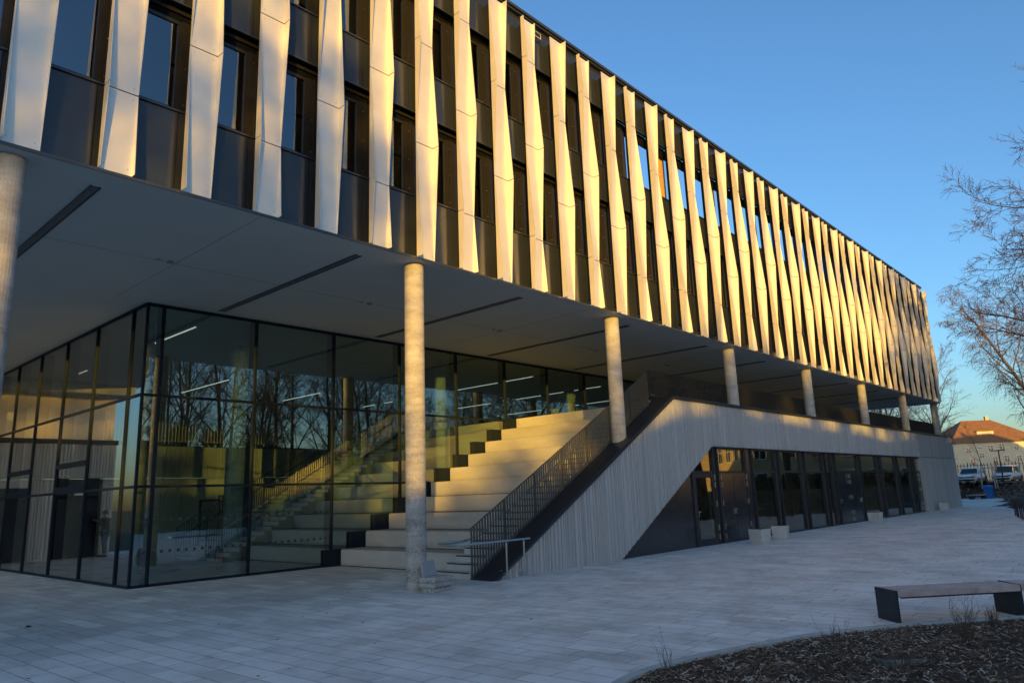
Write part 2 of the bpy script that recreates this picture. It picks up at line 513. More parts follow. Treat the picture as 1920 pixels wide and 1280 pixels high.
# mulch bed in front: lumpy soil sheet and loose chips
def in_poly(x, y, poly):
    c = False; j = len(poly) - 1
    for i in range(len(poly)):
        xi, yi = poly[i]; xj, yj = poly[j]
        if (yi > y) != (yj > y) and x < (xj - xi) * (y - yi) / (yj - yi) + xi:
            c = not c
        j = i
    return c
bed_poly = kpath
from mathutils import noise as mnoise
def bed_z(x, y):
    d = min(math.hypot(x - a, y - b) for a, b in kpath)
    e = min(1.0, d / 1.2)
    return 0.002 + 0.040 * e + 0.045 * e * mnoise.noise(Vector((x * 1.7, y * 1.7, 0))) + 0.03 * e * mnoise.noise(Vector((x * 6, y * 6, 3)))
cx = sum(a for a, b in kpath) / len(kpath); cy = sum(b for a, b in kpath) / len(kpath)
mb = MB(); rings = 26; n = len(kpath)
for r_ in range(rings + 1):
    u = r_ / rings
    for a, b in kpath:
        # keep clear of the kerb strip at the rim
        d = Vector((a - cx, b - cy)); dl = d.length; k = (dl - 0.09) / dl * (1 - u) if r_ == 0 else (dl - 0.09) / dl * (1 - u)
        x, y = cx + d.x * k, cy + d.y * k
        mb.v.append((x, y, bed_z(x, y)))
for r_ in range(rings):
    for i in range(n):
        j = (i + 1) % n
        mb.f.append((r_ * n + i, r_ * n + j, (r_ + 1) * n + j, (r_ + 1) * n + i)); mb.m.append(0)
tag(mb.build('mulch_bed', 'soil', smooth=True), kind='structure')

mb = MB(); cnt = 0; rr = random.Random(11)
while cnt < 15000:
    x = rr.uniform(4.6, 12.0); y = rr.uniform(0.4, 4.2)
    if x > 9.0 + 1.2 * y or x < 3.2 + 0.3 * y: continue
    if not in_poly(x, y, bed_poly): continue
    d = min(math.hypot(x - a, y - b) for a, b in kpath[10:-4])
    if d < 0.10 or (d < 0.15 and rr.random() < 0.6): continue
    z = bed_z(x, y) + rr.uniform(0.0, 0.022)
    L = rr.uniform(0.018, 0.075) * (1.5 if rr.random() < 0.12 else 1); w = rr.uniform(0.005, 0.016); th = rr.uniform(0.002, 0.006)
    a = rr.uniform(0, math.pi); tilt = rr.uniform(-0.5, 0.5); roll = rr.uniform(-0.7, 0.7)
    q = Quaternion((0, 0, 1), a) @ Quaternion((0, 1, 0), tilt) @ Quaternion((1, 0, 0), roll)
    vs = []
    for sx, sy, sz in ((-1, -.6, -1), (1, -1, -1), (.8, 1, -1), (-1, .7, -1), (-1, -.6, 1), (1, -1, 1), (.8, 1, 1), (-1, .7, 1)):
        pq = q @ Vector((sx * L / 2, sy * w / 2, sz * th / 2))
        vs.append((x + pq.x, y + pq.y, z + pq.z))
    mb.add(vs, [(4, 5, 6, 7), (0, 1, 5, 4), (1, 2, 6, 5), (2, 3, 7, 6), (3, 0, 4, 7)])
    cnt += 1
tag(mb.build('mulch', 'wood_chips', recalc=False), 'dark brown bark chips covering the planting bed by the bench', 'mulch', kind='stuff')

# far mulch bank with kerb, street level behind it
fk = smooth_path(FARK, 4)
tag(strip(fk[::-1], 0.12, -0.02, 0.03).build('far_kerb', 'kerb_concrete'), kind='structure')
def bank_z(x, y):
    # rises from the far kerb to the street
    d = min(math.hypot(x - a, y - b) for a, b in fk)
    e = min(1.0, d / 4.2)
    return 0.0 + 1.24 * (e * e * (3 - 2 * e)) + 0.05 * min(1, d) * mnoise.noise(Vector((x * .9, y * .9, 1)))
mb = MB(); nx, ny = 120, 80
gx = [33 + (140 - 33) * (i / nx) ** 1.25 for i in range(nx + 1)]
gy = [-40 + 110 * j / ny for j in range(ny + 1)]
plz = pz
idx = {}
for j, y in enumerate(gy):
    for i, x in enumerate(gx):
        z = -0.05 if in_poly(x, y, plz) else bank_z(x, y)
        mb.v.append((x, y, z))
for j in range(ny):
    for i in range(nx):
        a = j * (nx + 1) + i
        mb.f.append((a, a + 1, a + nx + 2, a + nx + 1)); mb.m.append(0)
tag(mb.build('planted_bank', 'soil', smooth=True, recalc=False), kind='structure')
mb = MB(); cnt = 0
while cnt < 5200:
    u = rr.random(); k = rr.randrange(len(fk) - 1)
    bx, by = fk[k]; x = bx + rr.uniform(-1, 6.5); y = by + rr.uniform(-5.5, 1.2)
    if in_poly(x, y, plz) or y > 18: continue
    L = rr.uniform(0.08, 0.26); w = rr.uniform(0.03, 0.09); a = rr.uniform(0, math.pi)
    z = bank_z(x, y) + rr.uniform(0.01, 0.07)
    q = Quaternion((0, 0, 1), a) @ Quaternion((0, 1, 0), rr.uniform(-.8, .8)) @ Quaternion((1, 0, 0), rr.uniform(-.8, .8))
    vs = [Vector((x, y, z)) + q @ Vector(s) for s in ((-L / 2, -w / 2, 0), (L / 2, -w / 2, 0), (L / 2, w / 2, 0), (-L / 2, w / 2, 0), (0, 0, 0.05))]
    mb.add(vs, [(0, 1, 4), (1, 2, 4), (2, 3, 4), (3, 0, 4)])
    cnt += 1
tag(mb.build('bank_mulch', 'wood_chips', recalc=False), 'dark bark mulch covering the bank below the parked cars', 'mulch', kind='stuff')
st = MB().add([(79.0, -40, 1.22), (110, -40, 1.22), (110, 60, 1.22), (79.0, 60, 1.22)], [(0, 1, 2, 3)])
tag(st.build('street', 'asphalt', recalc=False), kind='structure')

# unseen earth bank added behind the camera, crest shaped to cast the evening shade
def ridge_z(x, y):
    prof = math.exp(-((y + 38) / 7.5) ** 2)
    xx = 1.0
    if x > 52: xx = max(0.0, 1 - (x - 52) / 20)
    if x < -100: xx = max(0.0, 1 - (-100 - x) / 30)
    h = 7.5 + 0.4 * mnoise.noise(Vector((x * 0.08, 0.3, 0))) + 0.35 * mnoise.noise(Vector((x * 0.31, 0.9, 0)))
    if x < -47: h += 3.0 * min(1.0, (-47 - x) / 2.5)
    if x < -53: h += 2.0 * min(1.0, (-53 - x) / 4.0)
    if x > -32: h += 2.1 * min(1.0, (x + 32) / 7.0)
    if x > 18: h -= 1.6 * min(1.0, (x - 18) / 12.0)          # crest heights set where the shadow edge falls
    return -0.3 + prof * xx * h
mb = MB(); nx, ny = 150, 24
for j in range(ny + 1):
    y = -60 + 42 * j / ny
    for i in range(nx + 1):
        x = -135 + 215 * i / nx
        mb.v.append((x, y, ridge_z(x, y)))
for j in range(ny):
    for i in range(nx):
        a = j * (nx + 1) + i
        mb.f.append((a, a + 1, a + nx + 2, a + nx + 1)); mb.m.append(0)
tag(mb.build('shade_bank', 'grass_ground', smooth=True, recalc=False), kind='structure')

# ------------------------------------------------------------------ the school building
X0, P, YF, YW, ZS = 2.027, 1.2, 10.85, 11.06, 6.5
XL, XR = 1.72, 52.9
bld = thing('hall_building', (XL, YW, 0), 'modern building with folded pale metal fins over a glazed hall and concrete base', 'building')
def part(mb, name, mats, parent=None, **kw):
    o = mb.build(name, mats, None, **kw)
    par = parent or bld
    o.parent = par
    o.matrix_parent_inverse = Matrix.Translation(-Vector((XL, YW, 0))) if par is bld else Matrix.Identity(4)
    return o

# fins: shallow trays with flanges whose depth zigzags up the facade
D = 0.18; FW = 0.475; T = 0.012
def flange(i, z):
    """left and right flange depth of fin i at height z"""
    z0 = 7.87 if i % 2 else 6.60          # left flange deepest here, right flange 2.46 m above
    u = ((z - z0) / 2.46) % 2.0
    s = u if u <= 1 else 2 - u
    return D * (1 - s), D * s
def seams(i):
    zs = [7.87, 10.33, 12.76] if i % 2 else [9.10, 11.54]
    return [6.55] + zs + [13.95]
def fin_mesh(i):
    mb = MB(); zs = seams(i); xa = X0 + P * i; xb = xa + FW
    for a, b in zip(zs[:-1], zs[1:]):
        za = a if a == zs[0] else a + 0.009
        zb = b if b == zs[-1] else b - 0.009
        rings = []
        for z in (za, zb):
            l, r = flange(i, min(max(z, 6.5), 14))
            l = max(l, 0.006); r = max(r, 0.006)
            rings.append([(xa, YF + T, z), (xb, YF + T, z), (xb, YF - r, z), (xb - 0.008, YF - r, z), (xb - 0.008, YF, z), (xa + 0.008, YF, z), (xa + 0.008, YF - l, z), (xa, YF - l, z)])
        mb.prism(rings[0], rings[1], 0)
        # rivet heads near the sheet ends
        for z in (za + 0.09, zb - 0.09):
            for x in (xa + 0.07, xb - 0.07):
                mb.box(x - 0.005, YF - 0.003, z - 0.005, x + 0.005, YF + 0.001, z + 0.005, 1)
    for z in zs[1:-1]:
        mb.box(xa + 0.01, YF + T + 0.001, z - 0.03, xb - 0.01, YF + T + 0.004, z + 0.03, 2)
    # carrier rail behind the tray
    mb.box(xa + 0.20, YF + T + 0.006, 6.80, xa + 0.24, YW - 0.002, 13.9, 1)
    mb.box(xb - 0.14, YF + T + 0.006, 6.80, xb - 0.10, YW - 0.002, 13.9, 1)
    return mb
for i in range(0, 43):
    part(fin_mesh(i), 'facade_fin', ['fin_metal', 'dark_metal', 'black_joint'])

# upper cladding bands with a joint at every bay
mb = MB()
bands = [(6.575, 7.955), (9.945, 10.985), (12.915, 14.13)]
for i in range(-1, 43):
    a = X0 + P * i - 0.025; b = a + P - 0.012
    a = max(a, XL + 0.004); b = min(b, XR - 0.004)
    if b - a < 0.05: continue
    for z0, z1 in bands:
        mb.box(a, YW, z0, b, YW + 0.03, z1, 0)
mb.box(XL, YW + 0.03, 6.55, XR, YW + 0.09, 7.97, 1)
mb.box(XL, YW + 0.03, 9.93, XR, YW + 0.09, 11.0, 1)
mb.box(XL, YW + 0.03, 12.9, XR, YW + 0.09, 14.2, 1)
# sill and head flashings
for z0, z1 in ((7.957, 7.985), (10.987, 11.015)):
    mb.box(XL, YW - 0.035, z0, XR, YW + 0.03, z1, 2)
for z0, z1 in ((9.915, 9.943), (12.885, 12.913)):
    mb.box(XL, YW - 0.012, z0, XR, YW + 0.03, z1, 2)
part(mb, 'cladding', ['dark_panel', 'black_joint', 'dark_trim'])
# end returns of the block
mb = MB()
mb.box(XR - 0.02, YW + 0.09, 6.55, XR, 31.0, 14.2, 0)
part(mb, 'end_cladding', 'dark_panel')
mb = MB()
mb.box(XL, YW + 0.09, 6.55, XL + 0.02, 31.0, 14.2, 0)
part(mb, 'end_cladding', 'dark_panel')
mb = MB()
mb.box(XL - 0.05, YW - 0.16, 14.19, XR + 0.08, YW + 0.35, 14.27, 0)
mb.box(XL - 0.03, YW - 0.10, 14.135, XR + 0.05, YW + 0.30, 14.188, 0)
mb.box(XL - 0.05, YW + 0.35, 14.19, XL + 0.3, 31.0, 14.27, 0)
mb.box(XR - 0.3, YW + 0.35, 14.19, XR + 0.08, 31.0, 14.27, 0)
part(mb, 'roof_coping', 'dark_trim')
mb = MB()
mb.box(XL - 0.01, 10.84, 6.496, XR + 0.01, 10.861, 6.546, 0)
mb.box(XL - 0.01, 10.861, 6.541, XR + 0.01, YW + 0.03, 6.549, 0)
part(mb, 'edge_trim', 'dark_trim')

# windows: fixed pane beside a dark vent leaf; part of the top floor stands open to the sky
OPEN = set(range(13, 31))
BOARDS = {14: 1.21, 17: 1.21, 20: 1.21, 23: 1.21}
def window(i, zb, top):
    a = X0 + P * i; x0, x1 = a + 0.50, a + 1.62
    z0, z1 = zb + 0.03, zb + 1.925
    opened = top and i in OPEN
    y = YW + 0.14
    mb = MB()
    # reveal lining: head, sill, jambs
    if opened: mb.box(a + 0.70, y + 0.02, z0 - 0.02, a + 0.78, y + 0.06, z1 + 0.02, 0)
    else: mb.box(x0 - 0.14, y - 0.01, z0 - 0.02, x0, y + 0.15, z1 + 0.02, 0)
    mb.box(x0, y, z1 - 0.06, x1, y + 0.15, z1 + 0.02, 0)
    mb.box(x0, y, z0 - 0.02, x1, y + 0.15, z0 + 0.05, 0)
    if opened:
        mb.box(x0 - 0.08, y + 0.02, z1 - 0.34, x1 - 0.01, y + 0.05, z1 - 0.06, 0)      # blind box
        w = part(mb, 'window', ['black_joint', 'steel'])
        if i in BOARDS:
            q = MB(); q.box(a + BOARDS[i], y + 0.10, z0 + 0.06, a + BOARDS[i] + 0.5, y + 0.13, z1 - 0.1, 0)
            part(q, 'board', 'osb', w)
        return
    mb.box(x0, y + 0.03, z0 + 0.05, x0 + 0.06, y + 0.11, z1 - 0.20, 0)
    mb.box(x0, y + 0.015, z1 - 0.26, x0 + 0.70, y + 0.11, z1 - 0.20, 0)
    mb.box(x0 + 0.635, y + 0.01, z0 + 0.05, x0 + 0.70, y + 0.11, z1 - 0.20, 0)
    mb.box(x0, y + 0.015, z0 + 0.05, x0 + 0.635, y + 0.11, z0 + 0.11, 0)
    mb.box(x0, y + 0.05, z1 - 0.20, x1, y + 0.08, z1 - 0.06, 1)
    w = part(mb, 'window', ['frame_metal', 'black_joint', 'steel'])
    q = MB(); q.box(x0 + 0.06, y + 0.038, z0 + 0.11, x0 + 0.635, y + 0.046, z1 - 0.26, 0)
    part(q, 'pane', 'window_glass', w)
    q = MB(); q.box(x0 + 0.70, y + 0.005, z0 + 0.04, x0 + 0.96, y + 0.03, z1 - 0.18, 0)
    q.box(x0 + 0.84, y - 0.02, z0 + 0.04, x0 + 0.852, y + 0.005, z1 - 0.14, 0)
    q.box(x0 + 0.74, y - 0.002, z0 + 0.06, x0 + 0.745, y + 0.005, z1 - 0.2, 0)
    for k in range(3):
        zz = z0 + 0.18 + k * 0.66
        q.box(x0 + 0.778, y - 0.008, zz, x0 + 0.802, y + 0.005, zz + 0.024, 1)
    q.box(x0 + 0.96, y + 0.03, z0 + 0.04, x1, y + 0.05, z1 - 0.18, 0)
    part(q, 'vent_leaf', ['frame_metal', 'steel'], w)
for i in range(-1, 42):
    window(i, 7.97, False)
    window(i, 11.0, True)

# rooms behind the windows
mb = MB()
mb.box(XL + 0.03, 15.5, 6.56, XR - 0.03, 15.6, 9.9, 0)
mb.box(XL + 0.03, YW + 0.30, 9.94, XR - 0.03, 15.5, 10.96, 0)
mb.box(XL + 0.03, YW + 0.30, 6.56, XR - 0.03, 15.5, 6.62, 0)
mb.box(XL + 0.03, 15.5, 10.98, X0 + P * 13 + 0.2, 15.6, 14.1, 0)
mb.box(X0 + P * 13 + 0.2, YW + 0.30, 10.97, X0 + P * 13 + 0.3, 15.6, 14.1, 0)
for i in range(0, 42, 6):
    mb.box(X0 + P * i + 0.15, YW + 0.30, 6.63, X0 + P * i + 0.27, 15.4, 9.9, 0)
part(mb, 'room_wall', 'interior_dark')
mb = MB()
mb.box(XL + 0.03, YW + 0.36, 14.05, X0 + P * 13 + 0.3, 15.6, 14.18, 0)
mb.box(XL + 0.03, 15.62, 10.0, 28, 31, 10.4, 0)
part(mb, 'roof', 'roof_membrane')
# raised rear block seen through the open bays
mb = MB()
mb.box(46.0, 13.6, 10.98, XR - 0.05, 29, 14.4, 0)
mb.box(45.9, 13.5, 14.4, XR - 0.05, 29.1, 14.62, 1)
part(mb, 'roof_block', ['grey_slab', 'warm_cladding'])

# ---- soffit, slots, detectors
mb = MB()
mb.box(XL, 10.862, ZS, XR, 33.0, ZS + 0.04, 0)
soffit = part(mb, 'soffit', 'soffit_paint')
for k in range(0, 11):
    x = 3.40 + 4.8 * k + (0.05 if k > 1 else 0)
    mb = MB()
    mb.box(x - 0.055, 11.45, ZS - 0.012, x + 0.055, 17.2, ZS - 0.002, 0)
    mb.box(x - 0.075, 11.43, ZS - 0.022, x - 0.055, 17.22, ZS - 0.002, 1)
    mb.box(x + 0.055, 11.43, ZS - 0.022, x + 0.075, 17.22, ZS - 0.002, 1)
    part(mb, 'light_slot', ['slot_grey', 'dark_trim'])
for x, y in ((5.67, 14.2), (10.55, 14.25), (15.3, 14.28), (20.1, 14.3), (24.9, 14.3)):
    mb = MB(); mb.cyl(x, y, ZS - 0.05, ZS - 0.002, 0.055, 16); part(mb, 'smoke_detector', 'grey_slab')
    mb = MB(); mb.cyl(x - 0.22, y + 0.03, ZS - 0.012, ZS - 0.002, 0.05, 16); part(mb, 'access_cap', 'grey_slab')
for k in range(0, 6):
    mb = MB(); x = 5.8 + 9.6 * k
    mb.box(x - 0.004, 10.9, ZS - 0.003, x + 0.004, 17.45, ZS - 0.001, 0)
    part(mb, 'soffit_joint', 'slot_grey')
mb = MB(); mb.box(1.8, 14.27, ZS - 0.003, 52.8, 14.278, ZS - 0.001, 0); part(mb, 'soffit_joint', 'slot_grey')

# ---- columns
def coping_z(x):
    return min(4.42, (x - 11.1) * 0.559)
for k in range(-1, 7):
    x = 9.449 + 7.2 * k; y = 11.22
    if k == 6: x = 52.65
    z0 = 0.0 if k < 1 else (coping_z(x - 0.25) - 0.05 if k == 1 else 4.42)
    mb = MB()
    nseg = 28
    mb.cyl(x, y, z0, ZS - 0.04, 0.20, nseg, 0)
    mb.cyl(x, y, ZS - 0.04, ZS, 0.19, nseg, 0)
    part(mb, 'column', 'column_concrete', smooth=False)

# ---- ribbed concrete base wall
SL = 0.559
poly = [(11.32, 0), (19.05, 4.33), (54.4, 4.33), (54.4, 3.012), (46.1, 3.012), (46.1, 3.0), (21.32, 3.0), (15.91, 0)]
mb = MB()
mb.prism_y(poly, YF + 0.040, 11.44, 0)
x = 11.36; rw = random.Random(3)
while x < 46.05:
    w = rw.choice((0.030, 0.042, 0.055, 0.085, 0.11)); gap = rw.choice((0.020, 0.030, 0.045))
    xm = x + w
    zh = min(4.33, (x - 11.32) * SL)
    zl = 0.0 if x < 15.91 else min(3.0, (xm - 15.91) / 5.41 * 3.0)
    if x < 15.91 and xm > 15.91: zl = 0.02
    d = rw.uniform(0.0, 0.006)
    if zh - zl > 0.03:
        mb.prism([(x, YF + 0.041, zl), (xm, YF + 0.041, zl), (xm - 0.006, YF + d, zl), (x + 0.006, YF + d, zl)],
                 [(x, YF + 0.041, zh), (xm, YF + 0.041, zh), (xm - 0.006, YF + d, zh), (x + 0.006, YF + d, zh)], 0)
    x = xm + gap
wall = part(mb, 'ribbed_wall', 'concrete_ribbed')
mb = MB(); x = 46.1
while x < 54.4:
    w = rw.choice((0.10, 0.14, 0.19, 0.24)); xe = min(54.45, x + w)
    if 54.45 - xe < 0.08: xe = 54.45
    d = rw.uniform(0, 0.008)
    mb.box(x + 0.003, YF + d, 0, xe - 0.003, 11.43, 2.985, 0)
    x = xe
part(mb, 'boarded_wall', 'concrete_boards')
mb = MB(); x = 46.1
while x < 54.4:
    w = rw.choice((0.10, 0.14, 0.19, 0.24)); xe = min(54.45, x + w)
    if 54.45 - xe < 0.08: xe = 54.45
    mb.box(x + 0.003, YF + rw.uniform(0, 0.008), 3.013, xe - 0.003, YF + 0.03, 4.33, 0)
    x = xe
mb.box(54.42, YF + 0.03, 0.0, 54.45, 31, 4.33, 0)
part(mb, 'boarded_wall', 'concrete_boards')
mb = MB()
mb.prism_y([(11.10, 0.0), (11.30, 0.0), (19.045, 4.332), (54.5, 4.332), (54.5, 4.42), (19.0, 4.42)], 10.80, 11.47, 0)
mb.prism_y([(11.16, 0.0), (11.30, 0.0), (19.03, 4.332), (54.48, 4.332), (54.48, 4.345), (19.0, 4.345)], 10.785, 10.798, 1)
part(mb, 'wall_coping', ['dark_metal', 'dark_trim'], bevel=0.006)
mb = MB(); mb.box(11.22, 10.86, 0.0, 11.36, 10.98, 0.06, 0); part(mb, 'coping_foot', 'rough_stone')

# ---- terrace slab behind the parapet
mb = MB()
mb.box(19.36, 11.47, 4.05, 54.42, 31, 4.385, 0)
part(mb, 'terrace', 'concrete')

# ---- recessed glazing and doors under the base
YG = 11.06
mb = MB()
mb.prism_y([(16.05, 0.0), (20.08, 0.0), (20.08, 2.27), (20.0, 2.27)], YG - 0.03, YG + 0.03, 0)
part(mb, 'dark_wall_panel', 'dark_panel')
posts = [(20.08, 20.20), (21.50, 21.86), (23.80, 24.42), (26.28, 26.70), (28.75, 29.22), (31.10, 31.50), (32.10, 32.66), (35.50, 35.98), (38.35, 38.48), (38.95, 39.22), (41.45, 41.98), (44.0, 44.25), (44.55, 44.68), (45.05, 45.2)]
mb = MB()
for a, b in posts:
    if b - a > 0.3:
        mb.box(a, YG - 0.07, 0, a + 0.07, YG + 0.12, 3.0, 0); mb.box(b - 0.07, YG - 0.07, 0, b, YG + 0.12, 3.0, 0)
        mb.box(a + 0.07, YG - 0.01, 0, b - 0.07, YG + 0.04, 3.0, 1)
    else:
        mb.box(a, YG - 0.07, 0, b, YG + 0.12, 3.0, 0)
edges = [20.2] + [v for p_ in posts[1:] for v in p_] + [46.08]
for a, b in [(edges[i], edges[i + 1]) for i in range(0, len(edges) - 1, 2)]:
    mb.box(a, YG - 0.055, 2.17, b, YG + 0.1, 2.235, 0)
    mb.box(a, YG - 0.055, 2.93, b, YG + 0.1, 2.995, 0)
    mb.box(a, YG - 0.055, 0.0, b, YG + 0.1, 0.06, 0)
ent = part(mb, 'entrance_glazing', ['dark_metal', 'dark_panel'])
panels = [(edges[i], edges[i + 1]) for i in range(0, len(edges) - 1, 2)]
def hinge(mb, x, zs, mi):
    for z in zs:
        mb.box(x - 0.02, YG - 0.10, z, x + 0.02, YG - 0.075, z + 0.17, mi)
DOORS = {1: 'double', 6: 'double', 13: 'single'}
for k, (a, b) in enumerate(panels):
    q = MB(); q.box(a, YG, 2.235, b, YG + 0.012, 2.93, 0)
    part(q, 'glass_pane', 'door_glass', ent)
    if k in (1, 6, 13):
        mid = (a + b) / 2
        leaves = [(a, mid - 0.006), (mid + 0.006, b)] if k != 13 else [(a, b)]
        for li, (u, v) in enumerate(leaves):
            q = MB(); q.box(u + 0.004, YG - 0.05, 0.065, v - 0.004, YG + 0.02, 2.165, 0)
            d = part(q, 'door', ['dark_panel', 'steel'])
            if k == 1:
                hx = u + 0.05 if li == 0 else v - 0.05
                zz = (0.14, 0.42, 1.15, 1.72, 1.95)
                lx = v - 0.08 if li == 0 else None
            elif k == 6:
                hx = v - 0.10 if li == 0 else u + 0.10
                zz = (0.10, 0.38, 1.02, 1.68, 1.92)
                lx = u + 0.10 if li == 0 else v - 0.10
            else:
                hx = v - 0.45; zz = (0.14, 0.40, 1.15, 1.68, 1.92); lx = None
            for z_ in zz:
                q = MB(); hinge(q, hx, (z_,), 0); part(q, 'hinge', 'steel', d)
            if lx:
                q = MB(); q.box(lx - 0.06, YG - 0.12, 1.0, lx + 0.06, YG - 0.09, 1.03, 0); q.box(lx - 0.015, YG - 0.1, 0.86, lx + 0.015, YG - 0.055, 1.05, 0)
                part(q, 'door_handle', 'steel', d)
            if k == 1 and li == 0:
                q = MB()
                for z in range(8):
                    q.box(u + 0.38, YG - 0.056, 0.18 + z * 0.07, v - 0.1, YG - 0.051, 0.23 + z * 0.07, 0)
                part(q, 'vent_grille', 'dark_metal', d)
    elif k == 0:
        q = MB()
        q.box(a + 0.004, YG - 0.05, 0.065, a + 0.12, YG + 0.02, 2.165, 0); q.box(b - 0.12, YG - 0.05, 0.065, b - 0.004, YG + 0.02, 2.165, 0)
        q.box(a + 0.12, YG - 0.05, 0.065, b - 0.12, YG + 0.02, 0.2, 0); q.box(a + 0.12, YG - 0.05, 2.03, b - 0.12, YG + 0.02, 2.165, 0)
        d = part(q, 'door', 'dark_metal')
        q = MB(); q.box(a + 0.12, YG - 0.02, 0.2, b - 0.12, YG - 0.01, 2.03, 0); part(q, 'glass_pane', 'door_glass', d)
        for z_ in (0.14, 0.42, 1.15, 1.72, 1.95):
            q = MB(); hinge(q, b - 0.03, (z_,), 0); part(q, 'hinge', 'steel', d)
        q = MB(); q.box(a + 0.03, YG - 0.12, 1.0, a + 0.15, YG - 0.09, 1.03, 0); q.box(a + 0.05, YG - 0.1, 0.86, a + 0.08, YG - 0.055, 1.05, 0)
        part(q, 'door_handle', 'steel', d)
    else:
        q = MB(); q.box(a, YG, 0.06, b, YG + 0.012, 2.17, 0)
        part(q, 'glass_pane', 'door_glass', ent)
# room behind the doors
mb = MB()
mb.box(19.4, 16.5, 0, 46.2, 16.6, 4.0, 0)
mb.box(19.4, 11.46, 3.98, 46.2, 16.5, 4.04, 0)
mb.box(46.15, 11.46, 0, 46.25, 16.5, 4.0, 0)
part(mb, 'lobby_wall', 'interior_plaster')
mb = MB()
mb.box(19.4, 11.2, 0.004, 46.15, 16.5, 0.012, 0)
mb.box(19.34, 11.46, 0.0, 19.4, 16.5, 4.0, 0)
mb.box(25.2, 13.2, 0.0, 26.9, 13.5, 2.6, 1)
mb.box(28.2, 14.0, 0.0, 30.9, 14.3, 2.6, 1)
mb.box(36.5, 14.0, 0.0, 38.0, 14.3, 2.6, 1)
part(mb, 'lobby_floor', ['interior_floor', 'warm_cladding'])

# ---- seating steps, stair flights
NS = 10
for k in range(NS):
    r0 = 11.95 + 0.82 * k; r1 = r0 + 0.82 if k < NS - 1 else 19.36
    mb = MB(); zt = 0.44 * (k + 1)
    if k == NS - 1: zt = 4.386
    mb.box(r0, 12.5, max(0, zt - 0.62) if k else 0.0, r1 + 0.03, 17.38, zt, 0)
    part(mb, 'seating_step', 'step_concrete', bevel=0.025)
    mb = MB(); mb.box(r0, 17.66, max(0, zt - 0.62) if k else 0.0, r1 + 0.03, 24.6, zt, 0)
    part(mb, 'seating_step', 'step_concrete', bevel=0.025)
    mb = MB(); mb.box(r0 - 0.004, 12.52, zt - 0.44 + 0.001, r0 - 0.001, 17.36, zt - 0.44 + 0.016, 0); mb.box(r0 - 0.004, 17.7, zt - 0.44 + 0.001, r0 - 0.001, 24.58, zt - 0.44 + 0.016, 0)  # black strip at the riser foot draws the joint's shadow line
    part(mb, 'joint_shadow_line', 'black_joint')
    # dark plinth under the glass line
    mb = MB(); mb.box(r0 - 0.46, 17.40, zt - 0.44, r1 + 0.02, 17.64, zt - 0.002, 0)
    part(mb, 'glass_plinth', 'mullion')
def flight(y0, y1):
    mb = MB()
    for j in range(30):
        r0 = 11.13 + 0.2733 * j
        zt = 0.1465 * (j + 1) - (0.004 if j % 3 == 2 else 0)
        mb.box(r0, y0, max(0, zt - 0.45), r0 + 0.30, y1, zt - 0.03, 0)
        mb.box(r0 - 0.012, y0, zt - 0.03, r0 + 0.29, y1, zt, 0)
        mb.box(r0 - 0.014, y0 + 0.02, zt - 0.028, r0 - 0.013, y1 - 0.02, zt - 0.004, 1)
    return mb
part(flight(11.475, 12.495), 'stair_flight', ['concrete', 'black_joint'])
part(flight(24.605, 25.7), 'stair_flight', ['concrete', 'black_joint'])

# ---- railings
def rail_slope(y, yh, x0=11.12, x1=18.62, hmat='steel'):
    """seven framed panels of flat bars that climb with the coping"""
    mb = MB(); npan = 7; L = (x1 - x0) / npan
    zt = lambda x: 1.03 + (x - 11.08) * 0.5485
    zb = lambda x: coping_z(x) - 0.02
    for q in range(npan):
        a = x0 + L * q; b = a + L - 0.05
        mb.tube([(a, y, zt(a)), (b, y, zt(b))], 0.014, 6, 0)
        mb.tube([(a, y, max(0.04, zb(a) + 0.09)), (b, y, zb(b) + 0.09)], 0.010, 4, 0)
        nb = 13
        for s in range(nb):
            x = a + (b - a) * s / (nb - 1)
            mb.box(x - 0.006, y - 0.022, max(0.02, zb(x)), x + 0.006, y + 0.022, zt(x) + 0.01, 0)
        for s in (0, nb - 1):
            x = a + (b - a) * s / (nb - 1)
            mb.box(x - 0.008, y - 0.024, max(0.02, zb(x)), x + 0.008, y + 0.024, zt(x) + 0.012, 0)
    r = part(mb, 'stair_railing', 'rail_metal')
    h = MB()
    h.tube([(x0 - 0.1, yh, 0.80), (x0 + 0.3, yh, 0.86)] + [(x0 + 0.3 + 7.2 * j / 8, yh, 0.86 + 7.2 * j / 8 * 0.5485) for j in range(1, 9)], 0.020, 8, 0)
    for j in range(8):
        x = x0 + 0.6 + j * 0.98
        h.tube([(x, yh, 0.86 + (x - x0 - 0.3) * 0.5485), (x, (y + yh) / 2, 0.80 + (x - x0 - 0.3) * 0.5485), (x, y, 0.82 + (x - x0 - 0.3) * 0.5485)], 0.008, 5, 0)
    part(h, 'handrail', hmat, r)
rail_slope(11.40, 11.52)
rail_slope(25.85, 25.72, hmat='dark_metal')
def rail_flat(x0, x1, y, z0, z1, axis='x', sp=0.11, name='terrace_railing', mat='dark_metal'):
    mb = MB(); n_ = int((x1 - x0) / sp)
    for s in range(n_ + 1):
        x = x0 + s * sp
        if axis == 'x': mb.box(x - 0.006, y - 0.022, z0, x + 0.006, y + 0.022, z1 - 0.006, 0)
        else: mb.box(y - 0.03, x - 0.007, z0, y + 0.03, x + 0.007, z1 - 0.006, 0)
    if axis == 'x':
        mb.box(x0, y - 0.022, z1 - 0.012, x1, y + 0.022, z1, 0); mb.box(x0, y - 0.012, z0 + 0.06, x1, y + 0.012, z0 + 0.075, 0)
    else:
        mb.box(y - 0.022, x0, z1 - 0.012, y + 0.022, x1, z1, 0)
    return part(mb, name, mat)
xx = 18.66
